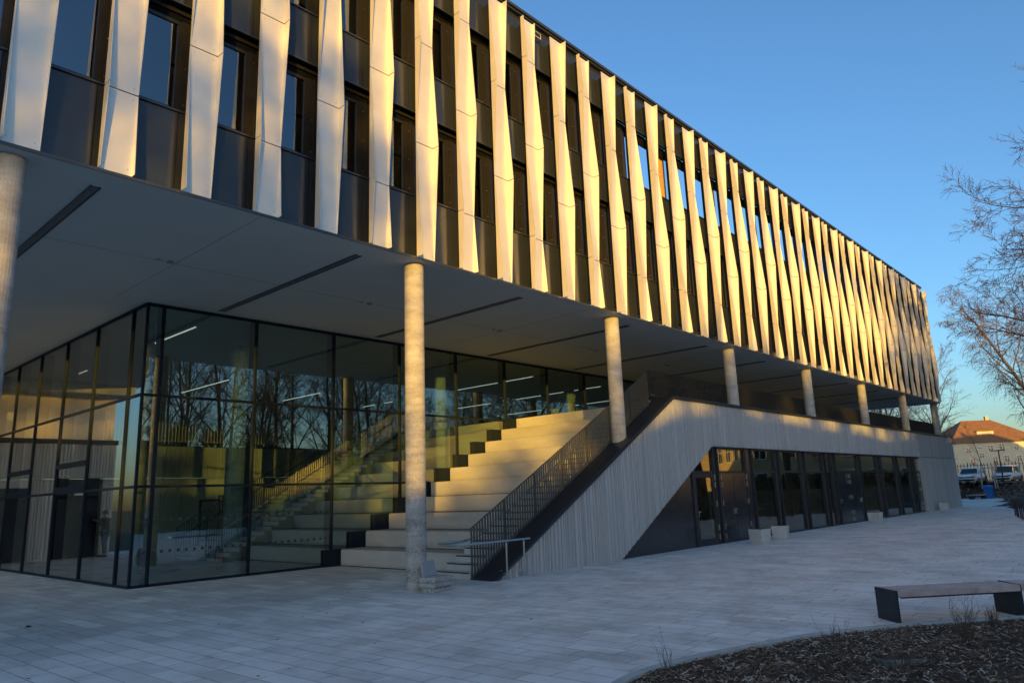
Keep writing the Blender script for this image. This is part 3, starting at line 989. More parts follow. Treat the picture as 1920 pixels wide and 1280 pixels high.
while xx < 54.0:
    xe = min(xx + 4.4, 54.2)
    rail_flat(xx, xe - 0.08, 11.40, 4.42, 5.23)
    xx = xe

# steel guard loop beside the foot of the stair
mb = MB()
loop = [(11.12, 11.52, 0.80), (10.5, 11.50, 0.785), (10.22, 11.44, 0.785), (10.10, 11.25, 0.785), (10.08, 10.98, 0.785), (10.16, 10.80, 0.785), (10.4, 10.71, 0.785), (11.2, 10.70, 0.785), (12.2, 10.70, 0.785)]
mb.tube(loop, 0.021, 8, 0)
mb.tube([(10.42, 10.86, 0.76), (11.2, 10.84, 0.76), (12.15, 10.76, 0.77)], 0.012, 6, 0)
for x in (11.45, 12.0):
    mb.tube([(x, 10.70, 0.09), (x, 10.70, 0.70), (x, 10.70, 0.77)], [0.020, 0.020, 0.008], 8, 0)
    mb.tube([(x, 10.70, 0.12), (x, 10.84, 0.12)], 0.018, 6, 0)
    mb.box(x - 0.05, 10.825, 0.05, x + 0.05, 10.845, 0.19, 0)
part(mb, 'guard_loop', 'steel')

# ---- glass walls of the hall
XG, YGF, ZT = 6.55, 17.52, 6.495
mb = MB()
mx_front = [6.93 + 2.4 * k for k in range(17)]
def floor_at(x):
    if x < 11.95: return 0.0
    return min(4.386, 0.44 * (int((x - 11.95) / 0.82) + 1))
for x in mx_front:
    zf = floor_at(x)
    mb.box(x - 0.03, YGF - 0.05, zf, x + 0.03, YGF + 0.01, ZT, 0)
    mb.box(x - 0.025, YGF + 0.02, zf, x + 0.025, YGF + 0.30, ZT, 1)
mb.box(XG - 0.03, YGF - 0.05, 0, XG + 0.03, YGF + 0.01, ZT, 0)
for z in (2.2, 4.3):
    xe = 15.3 if z == 2.2 else 18.9
    mb.box(XG + 0.03, YGF - 0.04, z - 0.03, xe, YGF + 0.01, z + 0.03, 0)
mb.box(XG + 0.03, YGF - 0.04, ZT - 0.07, 45.4, YGF + 0.012, ZT, 1)
mb.box(XG + 0.03, YGF - 0.05, 0.0, 11.9, YGF + 0.012, 0.06, 0)
fr_front = part(mb, 'glass_wall', ['mullion', 'mullion'])
def pane(x0, x1, z0, z1, parent):
    q = MB(); q.box(x0 + 0.002, YGF - 0.012, z0, x1 - 0.002, YGF, z1, 0)
    part(q, 'glass_pane', 'hall_glass', parent)
xs = [XG + 0.03] + mx_front
for a, b in zip(xs[:-1], xs[1:]):
    zf = max(0.03, floor_at(a + 0.01))
    for z0, z1 in ((0.03, 2.2), (2.2, 4.3), (4.3, ZT - 0.03)):
        z0 = max(z0, zf - 0.4)
        if z1 - z0 > 0.15:
            pane(a, b, z0, z1, fr_front)
mb = MB()
my_side = [18.3 + 2.4 * k for k in range(6)]
for y in my_side:
    mb.box(XG - 0.05, y - 0.03, 0, XG + 0.01, y + 0.03, ZT, 0)
    mb.box(XG + 0.02, y - 0.025, 0, XG + 0.30, y + 0.025, ZT, 1)
for z in (2.2, 4.3):
    mb.box(XG - 0.04, YGF, z - 0.03, XG + 0.01, 31.0, z + 0.03, 0)
mb.box(XG - 0.04, YGF, ZT - 0.06, XG + 0.012, 31.0, ZT, 1)
mb.box(XG - 0.04, YGF, 0.0, XG + 0.012, 31.0, 0.06, 0)
# frames of the side doors
for y0, y1 in ((20.75, 23.05), (25.55, 27.85)):
    mb.box(XG - 0.06, y0, 2.86, XG + 0.011, y1, 2.99, 0)
    mb.box(XG - 0.06, y0, 2.23, XG + 0.011, y1, 2.36, 0)
fr_side = part(mb, 'glass_wall', ['mullion', 'mullion'])
ys_ = [YGF] + my_side + [31.0]
for a, b in zip(ys_[:-1], ys_[1:]):
    for z0, z1 in ((0.03, 2.2), (2.2, 4.3), (4.3, ZT - 0.03)):
        q = MB(); q.box(XG - 0.012, a + 0.002, z0, XG, b - 0.002, z1, 0)
        part(q, 'glass_pane', 'side_glass', fr_side)
# rows of small square decals on the lower panes
for z in (0.72, 1.42):
    x = XG + 0.25
    while x < 11.7:
        q = MB(); q.box(x, YGF - 0.0155, z, x + 0.06, YGF - 0.0135, z + 0.06, 0)
        part(q, 'decal', 'dark_trim', fr_front)
        x += 0.19

# ---- the hall inside
mb = MB()
mb.box(XG + 0.05, YGF + 0.02, 0.002, 20.0, 31.0, 0.008, 0)
part(mb, 'hall_floor', 'interior_floor')
YB = 31.1
mb = MB(); x = XG + 0.02
mb.box(2.26, YB + 0.028, 2.94, 46.0, YB + 0.4, 4.22, 0)
mb.box(2.26, YB + 0.028, 0.0, XG - 0.1, YB + 0.4, 2.92, 0)
x = 2.28
while x < 40:
    w = rw.choice((0.05, 0.07, 0.09)); gap = rw.choice((0.03, 0.04, 0.05))
    z0 = 2.945
    mb.box(x, YB, z0, x + w, YB + 0.03, 4.22, 0)
    if x + w < 6.5:
        cut = not (4.25 - 1.55 < x < 4.25 or 5.0 < x < 6.2)
        if cut: mb.box(x, YB, 0, x + w, YB + 0.03, 2.915, 0)
    x += w + gap
part(mb, 'ribbed_gallery_wall', 'concrete_ribbed')
mb = MB(); mb.box(2.22, YB - 0.04, 4.225, 46.0, YB + 0.45, 4.40, 0)
part(mb, 'gallery_coping', 'dark_metal')
mb = MB(); mb.box(2.26, YB + 0.46, 4.0, XG, YB + 0.56, 6.12, 0)
part(mb, 'gallery_wall', 'warm_cladding')
mb = MB(); mb.box(1.9, YB - 0.6, 6.12, XG - 0.05, YB + 0.6, ZS - 0.003, 0)
part(mb, 'gallery_beam', 'soffit_paint')
mb = MB()
mb.box(XG + 0.1, YB + 0.9, 0, 12.4, YB + 1.0, 2.93, 0)
mb.box(12.4, YB + 0.42, 0, 30.0, YB + 0.5, 2.93, 1)
mb.box(XG + 0.1, YB + 8, 4.4, 54, YB + 8.1, ZS, 0)
mb.box(54.0, YGF + 0.4, 4.4, 54.1, YB + 8, ZS, 0) if False else None
part(mb, 'hall_back_wall', ['interior_plaster', 'interior_plaster'])
mb = MB(); mb.box(XG + 0.1, YB + 0.4, 4.0, 46, YB + 8, 4.2, 0); part(mb, 'gallery_floor', 'interior_floor')
mb = MB(); mb.box(XG, 33.0, ZS, 54.0, YB + 8.1, ZS + 0.05, 0); part(mb, 'gallery_ceiling', 'soffit_paint')
rail_flat(XG + 0.3, 30.0, YB + 0.12, 4.40, 5.22, sp=0.14, name='gallery_railing', mat='warm_cladding')
mb = MB(); mb.box(45.4, YGF, 4.4, 45.5, 31.0, ZS - 0.003, 0)
part(mb, 'hall_end_wall', 'interior_dark')
# lobby door on the back wall with a frame and a raised sign board
mb = MB()
mb.box(14.45, YB + 0.36, 0, 14.53, YB + 0.42, 1.94, 0); mb.box(15.5, YB + 0.36, 0, 15.58, YB + 0.42, 1.94, 0); mb.box(14.45, YB + 0.36, 1.94, 15.58, YB + 0.42, 2.0, 0)
mb.box(14.53, YB + 0.40, 0, 15.5, YB + 0.415, 1.94, 1)
part(mb, 'hall_door', ['black_joint', 'warm_cladding'])
mb = MB(); mb.box(14.56, 29.96, 1.88, 14.95, 30.0, 2.16, 0); mb.box(14.60, 29.98, 0, 14.66, 30.02, 1.88, 0)
mb.box(14.60, 29.952, 1.93, 14.70, 29.958, 2.11, 1); mb.box(14.77, 29.952, 1.93, 14.86, 29.958, 1.99, 1); mb.box(14.80, 29.952, 2.01, 14.89, 29.958, 2.07, 1)
part(mb, 'sign_board', ['ev_sign_dark', 'paper'])
# dark door leaf and window in the ribbed wall left of the glass (mirrored by the side glass)
mb = MB()
mb.box(2.68, YB - 0.01, 0.02, 4.22, YB + 0.02, 2.93, 0)
mb.box(2.66, YB - 0.03, 0.0, 2.74, YB + 0.025, 2.94, 1); mb.box(4.18, YB - 0.03, 0.0, 4.26, YB + 0.025, 2.94, 1); mb.box(3.2, YB - 0.03, 0, 3.26, YB + 0.022, 2.94, 1)
mb.box(2.74, YB - 0.025, 2.18, 4.18, YB + 0.021, 2.26, 1)
mb.box(3.3, YB - 0.016, 2.30, 3.62, YB - 0.011, 2.37, 2)
sd = part(mb, 'side_door', ['dark_panel', 'black_joint', 'paper'])
mb = MB(); mb.box(5.05, YB - 0.02, 0.02, 6.15, YB + 0.02, 2.6, 0)
part(mb, 'side_door', 'dark_panel')
# columns inside the hall
for k in range(0, 4):
    x = 9.33 + 7.2 * k; zz = 0.0 if k == 0 else 4.386
    if k == 1: zz = 2.2
    mb = MB(); mb.cyl(x, 18.33, zz, ZS - 0.002, 0.27 if k == 0 else 0.22, 28)
    part(mb, 'column', 'column_concrete')
for x, y in ((6.98 + 0.35, 19.6), (20.6, 27.0), (14.0, 27.5)):
    mb = MB(); mb.cyl(x, y, 0.0 if x < 10 else 2.9, ZS - 0.002, 0.22, 24)
    part(mb, 'column', 'column_concrete')
# ceiling lamps that burn inside
for x, spans in ((8.45, ((27.6, 29.8), (19.2, 22.0))), (13.2, ((26.7, 31.0),)), (18.0, ((27.9, 31.0),)), (22.6, ((19.3, 23.9), (27.9, 31.0))), (27.4, ((19.3, 24.6), (26.4, 28.9))), (32.2, ((19.3, 24.6), (26.4, 30.5)))):
    for a, b in spans:
        mb = MB(); mb.box(x - 0.016, a, ZS - 0.02, x + 0.016, b, ZS - 0.003, 0)
        part(mb, 'ceiling_lamp', 'lamp_white')
# small floodlight box on the top cladding band
mb = MB(); mb.box(13.42, YW - 0.16, 13.72, 13.70, YW - 0.02, 13.88, 0); mb.box(13.45, YW - 0.165, 13.74, 13.67, YW - 0.16, 13.86, 1); mb.box(13.52, YW - 0.03, 13.76, 13.60, YW, 13.84, 1)
part(mb, 'floodlight', ['warm_cladding', 'frame_metal'])

# ------------------------------------------------------------------ props on the plaza
def planter(x, y, rz, label):
    t = thing('concrete_planter', (x, y, 0), label, 'planter', 'concrete cube planters outside the glazed doors', rz)
    mb = MB(); s0, s1 = 0.268, 0.298
    sq = lambda s, z: [(-s, -s, z), (s, -s, z), (s, s, z), (-s, s, z)]
    mb.prism(sq(0.245, 0.0), sq(0.25, 0.055))
    mb.prism(sq(s0, 0.056), sq(s1, 0.45))
    o = mb.build('tub', 'planter_concrete', t, bevel=0.008)
    mb = MB(); mb.box(-0.25, -0.25, 0.40, 0.25, 0.25, 0.455)
    mb.build('soil', 'soil', t)
    mb = MB(); mb.tube([(-0.10, -0.262, 0.10), (-0.10, -0.245, 0.10)], 0.024, 10)
    mb.build('drain_hole', 'black_joint', t)
    t.scale = (0.80, 0.80, 0.96)
    return t
planter(21.95, 9.90, R(-14), 'pale concrete cube planter standing out before the solid double doors')
planter(23.80, 10.02, R(12), 'concrete cube planter at the first wide glass pane past the double doors')
planter(34.35, 10.20, R(-6), 'concrete cube planter standing alone by the central dark door pair')
planter(47.75, 10.42, R(8), 'concrete cube planter against the boarded wall past the last door')

t = thing('stone_seat', (9.5, 10.75, 0), 'low stack of rough grey stones with an upright slab at the column foot', 'stone seat', rz=R(10))
rs = random.Random(5)
lay = [(-0.23, 0.28, -0.17, 0.15, 0.0, 0.085), (-0.27, 0.33, -0.20, 0.17, 0.09, 0.175)]
for x0, x1, y0, y1, z0, z1 in lay:
    mb = MB(); mb.box(x0, y0, z0, x1, y1, z1); mb.build('stone', 'rough_stone', t, bevel=0.012)
for x0, x1 in ((-0.27, 0.085), (0.09, 0.33)):
    mb = MB(); mb.box(x0, -0.205, 0.18, x1, 0.17, 0.27); mb.build('stone', 'rough_stone', t, bevel=0.012)
mb = MB(); mb.prism([(-0.26, 0.05, 0.272), (0.13, 0.05, 0.272), (0.13, 0.10, 0.272), (-0.26, 0.10, 0.272)], [(-0.23, 0.12, 0.52), (0.14, 0.12, 0.55), (0.14, 0.17, 0.55), (-0.23, 0.17, 0.52)])
mb.build('upright_slab', 'grey_slab', t, bevel=0.006)

# bench: two angled modules, steel slab legs and long timber boards
def bench(A, B, label, legs=(0.0, 1.0), name='bench'):
    A = Vector(A); B = Vector(B); L = (B - A).length; ang = math.atan2(B.y - A.y, B.x - A.x)
    t = thing(name, (A.x, A.y, 0), label, 'bench', 'timber benches along the planting bed', ang)
    for u in legs:
        x = u * L
        mb = MB(); w = 0.225
        mb.box(x - 0.012 if u else 0.0, -w, 0, x + 0.012 if u else 0.024, w, 0.30 if u else 0.382)
        mb.build('leg', 'bench_steel', t)
    for k in range(4):
        y0 = -0.225 + k * 0.1135
        mb = MB(); mb.box(0.028, y0, 0.302, L + (0.0), y0 + 0.106, 0.378); mb.build('seat_board', 'bench_wood', t, bevel=0.004)
    mb = MB(); mb.box(0.1, -0.18, 0.28, L - 0.05, -0.14, 0.30); mb.box(0.1, 0.14, 0.28, L - 0.05, 0.18, 0.30)
    mb.build('under_frame', 'bench_steel', t)
    return t
A = (10.23, 3.045); B = (11.46, 1.93)
bench(A, B, 'timber bench on dark steel slab legs at the kerb of the front bed', (0.0, 0.985))
dB = (Vector(B) - Vector(A)).normalized()
bench((B[0] + dB.x * 0.02, B[1] + dB.y * 0.02), (B[0] + 1.05, B[1] - 1.3), 'next bench module continuing past the near one out of view', (0.0, 1.0))
t = bench((71.8, 13.55), (73.7, 13.0), 'timber bench far off beyond the concrete corner by the blue sack', (0.02, 0.97))

# bike stands: dark rounded hoops in a row
proto = None
for k, (x, y) in enumerate([(40.2, 5.97), (39.25, 5.77), (38.2, 5.57), (37.2, 5.35), (36.3, 5.16), (35.3, 4.95)]):
    if proto is None:
        proto = thing('bike_stand', (x, y, 0), 'dark rounded steel hoop of the bike stand row at the plaza edge', 'bike stand', 'steel bike hoops at the plaza edge', R(-78))
        pts = [(0, 0, 0), (0, 0, 0.62)] + [(0.15 - 0.15 * math.cos(a), 0, 0.62 + 0.15 * math.sin(a)) for a in (0.4, 0.8, 1.2, 1.57)] + [(0.75, 0, 0.77)] + [(0.75 + 0.15 * math.sin(a), 0, 0.62 + 0.15 * math.cos(a)) for a in (0.4, 0.8, 1.2, 1.57)] + [(0.9, 0, 0)]
        mb = MB(); mb.tube(pts, 0.026, 8); mb.build('hoop', 'dark_metal', proto, smooth=True)
        mb = MB(); mb.box(-0.07, -0.07, 0.002, 0.07, 0.07, 0.014); mb.box(0.83, -0.07, 0.002, 0.97, 0.07, 0.014); mb.build('base_plate', 'dark_metal', proto)
    else:
        c = copy_tree(proto); c.location = (x, y, 0)

# litter
mb = MB(); mb.add([(-0.05, -0.03, 0.004), (0.06, -0.02, 0.008), (0.05, 0.04, 0.006), (-0.04, 0.03, 0.012)], [(0, 1, 2, 3)])
P_ = (9.62, 8.96)
o = mb.build('paper_scrap', 'paper', recalc=False); o.location = (P_[0], P_[1], 0); tag(o, 'small white scrap of paper lying alone on the paving', 'paper')
mb = MB(); mb.add([(-0.05, 0, 0.004), (0, -0.035, 0.03), (0.06, 0.0, 0.01), (0.0, 0.04, 0.035), (0, 0, 0.008)], [(0, 1, 4), (1, 2, 4), (2, 3, 4), (3, 0, 4)])
o = mb.build('dry_leaf', 'leaf_brown', recalc=False); o.location = (3.6, 13.4, 0); tag(o, 'single curled brown leaf on the paving before the glass corner', 'leaf')
rg_ = random.Random(17)
mb = MB()
for k in range(420):
    x, y = rg_.uniform(1.5, 46), rg_.uniform(2.5, 17)
    if k < 150: x, y = rg_.uniform(11, 46), YF - abs(rg_.gauss(0, 0.12)) - 0.03
    if in_poly(x, y, bed_poly): continue
    e = rg_.uniform(0.006, 0.028); a = rg_.uniform(0, 6.28)
    mb.add([(x + e * math.cos(a + q) * (1 + 0.6 * (q % 2 > 1)), y + e * math.sin(a + q), 0.003 + 0.3 * e * (k2 % 2)) for k2, q in enumerate((0, 1.3, 2.9, 4.4))], [(0, 1, 2, 3)])
tag(mb.build('ground_litter', 'leaf_brown', recalc=False), 'dark crumbs of leaf and bark scattered over the paving', 'litter', kind='stuff')
# half-buried concrete collar in the bed
t = thing('drain_collar', (7.72, 2.22, bed_z(7.72, 2.22) - 0.035), 'broken pale concrete drain collar half sunk in the bark mulch', 'drain collar', rz=R(-40))
mb = MB()
mb.prism([(-0.21, -0.05, -0.05), (0.20, -0.03, -0.05), (0.20, 0.10, -0.05), (-0.19, 0.10, -0.05)], [(-0.25, -0.07, 0.085), (0.24, -0.06, 0.07), (0.23, 0.12, 0.085), (-0.22, 0.12, 0.075)])
mb.build('collar', 'worn_stone', t, bevel=0.01)
mb = MB(); mb.box(-0.19, -0.03, 0.05, 0.19, 0.10, 0.0875); mb.build('fill', 'soil', t)

# blue sacked bin, lamp post, young staked tree at the far bank
t = thing('litter_bin', (74.55, 12.72, 0), 'bright blue sack pulled over a bin at the far kerb', 'bin')
mb = MB()
prof = [(0.30, 0.0), (0.34, 0.12), (0.33, 0.5), (0.38, 0.85), (0.40, 1.0), (0.30, 1.08), (0.08, 1.11)]
nn = 20
for (r0, z0), (r1, z1) in zip(prof[:-1], prof[1:]):
    f_ = lambda k, r, z: ((r * (1 + 0.06 * math.sin(5 * k / nn * 6.283 + z * 4))) * math.cos(6.283 * k / nn), (r * (1 + 0.06 * math.sin(5 * k / nn * 6.283 + z * 4))) * math.sin(6.283 * k / nn), z)
    mb.add([f_(k, r0, z0) for k in range(nn)] + [f_(k, r1, z1) for k in range(nn)], [(k, (k + 1) % nn, nn + (k + 1) % nn, nn + k) for k in range(nn)])
mb.build('sack', 'blue_plastic', t, smooth=True)
t = thing('street_lamp', (78.0, 12.05, 0.9), 'slim dark lamp post with a flat crosswise head on the bank', 'lamp')
mb = MB(); mb.tube([(0, 0, 0), (0, 0, 3.15)], [0.065, 0.05], 10); mb.build('pole', 'bench_steel', t)
mb = MB(); mb.box(-0.12, -0.5, 3.15, 0.12, 0.62, 3.23); mb.build('lamp_head', 'bench_steel', t)

# fence along the far side of the street
def fence(x, y0, y1, z0, z1, label):
    t = thing('bar_fence', (x, y0, z0), label, 'fence')
    L = y1 - y0
    mb = MB(); s = 0
    while s < L:
        mb.box(-0.02, s, 0.1, 0.02, s + 0.06, z1 - z0)
        s += 0.30
    mb.box(-0.012, 0, 0.25, 0.012, L, 0.29); mb.box(-0.012, 0, z1 - z0 - 0.25, 0.012, L, z1 - z0 - 0.21)
    mb.build('bars', 'bench_steel', t)
    s = 0
    while s <= L:
        mb = MB(); mb.box(-0.04, s - 0.04, 0, 0.04, s + 0.04, z1 - z0 + 0.1); mb.build('post', 'bench_steel', t); s += 2.5
fence(88.0, -6, 30, 1.22, 3.25, 'dark metal bar fence running behind the parked white cars')

# ---- cars
def car(loc, heading, label, van=False):
    t = thing('parked_car', loc, label, 'car', 'white cars parked on the street', math.atan2(heading[1], heading[0]))
    Lc, Wc = (4.5, 1.85)
    H = 1.82 if van else 1.68
    # side profile (x forward), lower body then greenhouse
    low = [(-2.2, 0.35), (-2.25, 0.75), (-2.18, 1.02), (0.75, 1.05), (1.9, 0.92), (2.2, 0.72), (2.25, 0.45), (2.1, 0.28), (-2.0, 0.28)]
    mb = MB(); w = Wc / 2
    def loft(profile, ws):
        n = len(profile)
        rings = [[(x, yy, z) for x, z in profile] for yy in ws]
        return rings
    r0 = [(x * 0.985, -w, z) for x, z in low]; r1 = [(x * 0.985, w, z) for x, z in low]
    mb.prism(r0, r1)
    mb.build('body', 'white_paint', t, bevel=0.07, smooth=True)
    top = [(-2.12, 1.03), (-1.85, H - 0.12), (-1.6, H), (0.0, H), (0.25, H - 0.05), (1.05, 1.05)]
    mb = MB(); wi = w - 0.06; wt = w - 0.22
    f_ = lambda s: [(x, s * (wi - (wi - wt) * (z - 1.03) / (H - 1.03)), z) for x, z in top]
    mb.prism(f_(-1), f_(1)); mb.build('cabin', 'white_paint', t, bevel=0.05, smooth=True)
    # windscreen, side glass, rear glass set just proud of the cabin
    mb = MB()
    k = lambda z, e: (wi - (wi - wt) * (z - 1.03) / (H - 1.03)) * e
    za, zb = 1.09, H - 0.10
    xa, xb = 1.05 - (za - 1.05) * 0.8 / (H - 1.10) + 0.02, 1.05 - (zb - 1.05) * 0.8 / (H - 1.10) + 0.03
    mb.add([(xa, -k(za, .93), za), (xa, k(za, .93), za), (xb, k(zb, .92), zb), (xb, -k(zb, .92), zb)], [(0, 1, 2, 3)])
    mb.build('windscreen', 'car_glass', t, recalc=False)
    for s in (-1, 1):
        mb = MB()
        for x0, x1, x2, x3 in ((0.86, 0.02, 0.02, 0.36), (-0.05, -0.95, -0.95, -0.05), (-1.03, -1.8, -1.7, -1.03)):
            y0 = s * (k(1.10, 1) + 0.012); y1 = s * (k(H - 0.14, 1) + 0.012)
            mb.add([(x0, y0, 1.10), (x1, y0, 1.10), (x2, y1, H - 0.14), (x3, y1, H - 0.14)], [(0, 1, 2, 3)])
        mb.build('side_window', 'car_glass', t, recalc=False)
        mb = MB(); mb.box(2.06, s * w * 0.80 - 0.19, 0.66, 2.235, s * w * 0.80 + 0.13 * 1, 0.82); mb.build('headlight', 'steel', t, bevel=0.02)
        mb = MB(); mb.box(0.72, s * (w + 0.02) - 0.02, 1.02, 0.88, s * (w + 0.20), 1.18); mb.build('mirror', 'white_paint', t, bevel=0.03)
        for x in (-1.38, 1.38):
            mb = MB(); mb.tube([(x, s * (w - 0.2), 0.33), (x, s * (w + 0.015), 0.33)], 0.33, 24); tyre = mb.build('wheel', 'rubber', t)
            mb = MB(); mb.tube([(x, s * (w + 0.005), 0.33), (x, s * (w + 0.025), 0.33)], 0.20, 18); mb.build('rim', 'steel', tyre)
    mb = MB(); mb.box(2.15, -0.62, 0.62, 2.235, 0.62, 0.74); mb.box(2.12, -0.7, 0.36, 2.238, 0.7, 0.5); mb.build('grille', 'rubber', t, bevel=0.01)
    mb = MB(); mb.box(2.236, -0.26, 0.52, 2.25, 0.26, 0.62); mb.build('number_plate', 'paper', t)
    t.scale = (0.88, 0.88, 0.88)
    return t
car((78.9, 14.6, 1.22), (-1, 0.06), 'white estate car parked nose on nearest the concrete corner', False)
car((82.4, 12.35, 1.22), (-0.99, 0.10), 'white van-like car parked at an angle behind the lamp post', True)

# ---- houses
def house(name, loc, ang, W, Dp, eave, ridge, label, wall, wins, dormer=True, hip=3.5):
    t = thing(name, loc, label, 'house', rz=ang)
    mb = MB(); mb.box(0, 0, 0, W, Dp, eave); mb.build('wall', wall, t)
    ov = 0.5
    e = [(-ov, -ov, eave + 0.02), (W + ov, -ov, eave + 0.02), (W + ov, Dp + ov, eave + 0.02), (-ov, Dp + ov, eave + 0.02)]
    rg = [(hip, Dp / 2, ridge), (W - hip, Dp / 2, ridge)]
    mb = MB(); mb.add(e + rg, [(0, 1, 5, 4), (1, 2, 5), (2, 3, 4, 5), (3, 0, 4), (3, 2, 1, 0)])
    roof = mb.build('roof', 'roof_tiles', t)
    mb = MB(); mb.box(-ov, -ov - 0.06, eave - 0.14, W + ov, -ov, eave + 0.03); mb.build('gutter', 'dark_trim', t)
    mb = MB(); mb.box(W * 0.62, Dp / 2 + 0.2, ridge - 1.0, W * 0.62 + 0.7, Dp / 2 + 0.8, ridge + 0.9); mb.build('chimney', 'ochre_render', roof)
    for (u, z, w, h, face) in wins:
        mb = MB(); sills = MB(); pn = MB()
        def bx(m, a0, d0, z0, a1, d1, z1):
            if face == 'f': m.box(a0, -d1, z0, a1, -d0, z1)
            elif face == 'e': m.box(W + d0, a0, z0, W + d1, a1, z1)
            else: m.box(-d1, a0, z0, -d0, a1, z1)
        fr = 0.11
        bx(mb, u, 0.005, z, u + fr, 0.07, z + h); bx(mb, u + w - fr, 0.005, z, u + w, 0.07, z + h)
        bx(mb, u + fr, 0.005, z, u + w - fr, 0.07, z + fr); bx(mb, u + fr, 0.005, z + h - fr, u + w - fr, 0.07, z + h)
        bx(mb, u + w / 2 - 0.05, 0.02, z + fr, u + w / 2 + 0.05, 0.06, z + h - fr); bx(mb, u + fr, 0.02, z + h * 0.6, u + w - fr, 0.058, z + h * 0.6 + 0.08)
        f_ = mb.build('window', 'window_white', t)
        bx(pn, u + fr, 0.004, z + fr, u + w - fr, 0.02, z + h - fr)
        pn.build('pane', 'car_glass', f_)
    return t, roof
ang1 = math.atan2(26.9 - 38.1, 200.5 - 190.6)
def hw(px, py, w, h): return ((px - 1785) / 122 * 15.0, (893 - py) / 1357 * 165 + 0.7 - h / 2, w, h, 'f')
w1 = [hw(1808, 842, 1.3, 1.45), hw(1828, 837, 1.3, 0.6), hw(1849, 839, 1.3, 1.5), hw(1870, 837, 1.3, 1.5), hw(1831, 852, 1.3, 1.3), hw(1813, 863, 1.3, 1.6), hw(1854, 861, 1.3, 1.6), hw(1876, 859, 1.3, 1.6), hw(1897, 838, 1.2, 1.4), hw(1899, 859, 1.2, 1.5)]
h1, roof1 = house('red_roofed_house', (190.6, 38.1, 1.0), ang1, 20.5, 13.0, 8.8, 14.2, 'cream rendered house with a hipped red tiled roof beyond the parked cars', 'cream_render', w1, hip=6.8)
mb = MB(); mb.box(7.2, 1.9, 10.0, 11.0, 4.2, 11.3, 0); mb.box(7.1, 1.7, 11.3, 11.1, 5.0, 11.42, 1); mb.build('dormer', ['cream_render', 'roof_tiles'], roof1)
w2 = [(1.5 + 3.2 * k, z, 1.4, 1.7, 'f') for k in range(4) for z in (1.5, 4.7)]
house('red_roofed_house', (206.0, 20.5, 1.0), ang1 + 0.1, 16.0, 12.0, 8.2, 12.6, 'lower wing with a red tiled roof at the right edge of the view', 'cream_render', w2)
w3 = [(1.6 + 3.0 * k, z, 1.45, 1.9, 'f') for k in range(8) for z in (1.0, 4.2, 7.3)]
a3 = math.atan2(-15.5, -9.0)
w3 += [(1.6 + 3.2 * k, z, 1.45, 1.9, 'e') for k in range(3) for z in (1.0, 4.2, 7.3)]
house('ochre_house', (89.0, 7.3, 0.2), R(228.7), 25.0, 11.0, 9.6, 14.5, 'ochre rendered house with white windows mirrored in the door glazing', 'ochre_render', w3)

house('ochre_house', (112.0, -40.0, 0.0), R(8), 34.0, 12.0, 13.5, 18.5, 'unseen tall ochre house added at the far right to shade the far house', 'ochre_render', w3)  # off-frame block added to keep the red roofed house in shade
t = thing('evergreen_hedge', (86.5, 9.0, 0.1), 'dark clipped evergreen hedge mirrored below the ochre house', 'hedge', rz=R(228.7))
mb = MB(); hr = random.Random(2)
for k in range(5200):
    x, y, z = hr.uniform(0, 28), hr.uniform(0, 1.3), hr.uniform(0, 2.5 + 0.2 * math.sin(k))
    q = Quaternion((hr.gauss(0, 1), hr.gauss(0, 1), hr.gauss(0, 1), hr.gauss(0, 1))).normalized(); e = hr.uniform(0.1, 0.24)
    mb.add([Vector((x, y, z)) + q @ Vector(v) for v in ((-e, -e, 0), (e, -e, 0), (e, e, 0.05), (-e, e, 0))], [(0, 1, 2, 3)])
mb.build('foliage', 'hedge_leaf', t, recalc=False)

# ------------------------------------------------------------------ trees
def grow(rg, out, twigs, pos, d, L, r, lv, cfg):
    segs = cfg['segs'][lv]; pts = [pos.copy()]; rads = [r]
    dd = d.copy(); p = pos.copy()
    rend = r * cfg['taper'][lv]
    for s in range(segs):
        j = cfg['jit'][lv]
        dd = dd + Vector((rg.gauss(0, j), rg.gauss(0, j), rg.gauss(0, j) + cfg['lift'][lv]))
        dd.normalize()
        p = p + dd * (L / segs)
        pts.append(p.copy()); rads.append(r + (rend - r) * (s + 1) / segs)
    (out if lv < cfg['split'] else twigs).tube(pts, rads, cfg['sides'][lv], 0, caps=False)
    if lv + 1 >= len(cfg['n']):
        return
    nc = cfg['n'][lv + 1]
    for c in range(nc):
        u = cfg['from'][lv] + (1 - cfg['from'][lv]) * (c + rg.random()) / nc
        f_ = u * segs; i = min(int(f_), segs - 1); w = f_ - i
        q = pts[i].lerp(pts[i + 1], w)
        base = (pts[i + 1] - pts[i]).normalized()
        az = rg.uniform(0, 2 * math.pi) if lv else c * 2.399 + rg.uniform(-.5, .5)
        sd = base.orthogonal().normalized(); sd = Quaternion(base, az) @ sd
        a = cfg['angle'][lv] * rg.uniform(0.7, 1.25)
        nd = (base * math.cos(a) + sd * math.sin(a)).normalized()
        ln = L * cfg['len'][lv] * rg.uniform(0.6, 1.15) * (1.0 - cfg['short'][lv] * u)
        rr_ = max(cfg['rmin'], (rads[i] + (rads[i + 1] - rads[i]) * w) * cfg['rad'][lv])
        grow(rg, out, twigs, q, nd, ln, rr_, lv + 1, cfg)

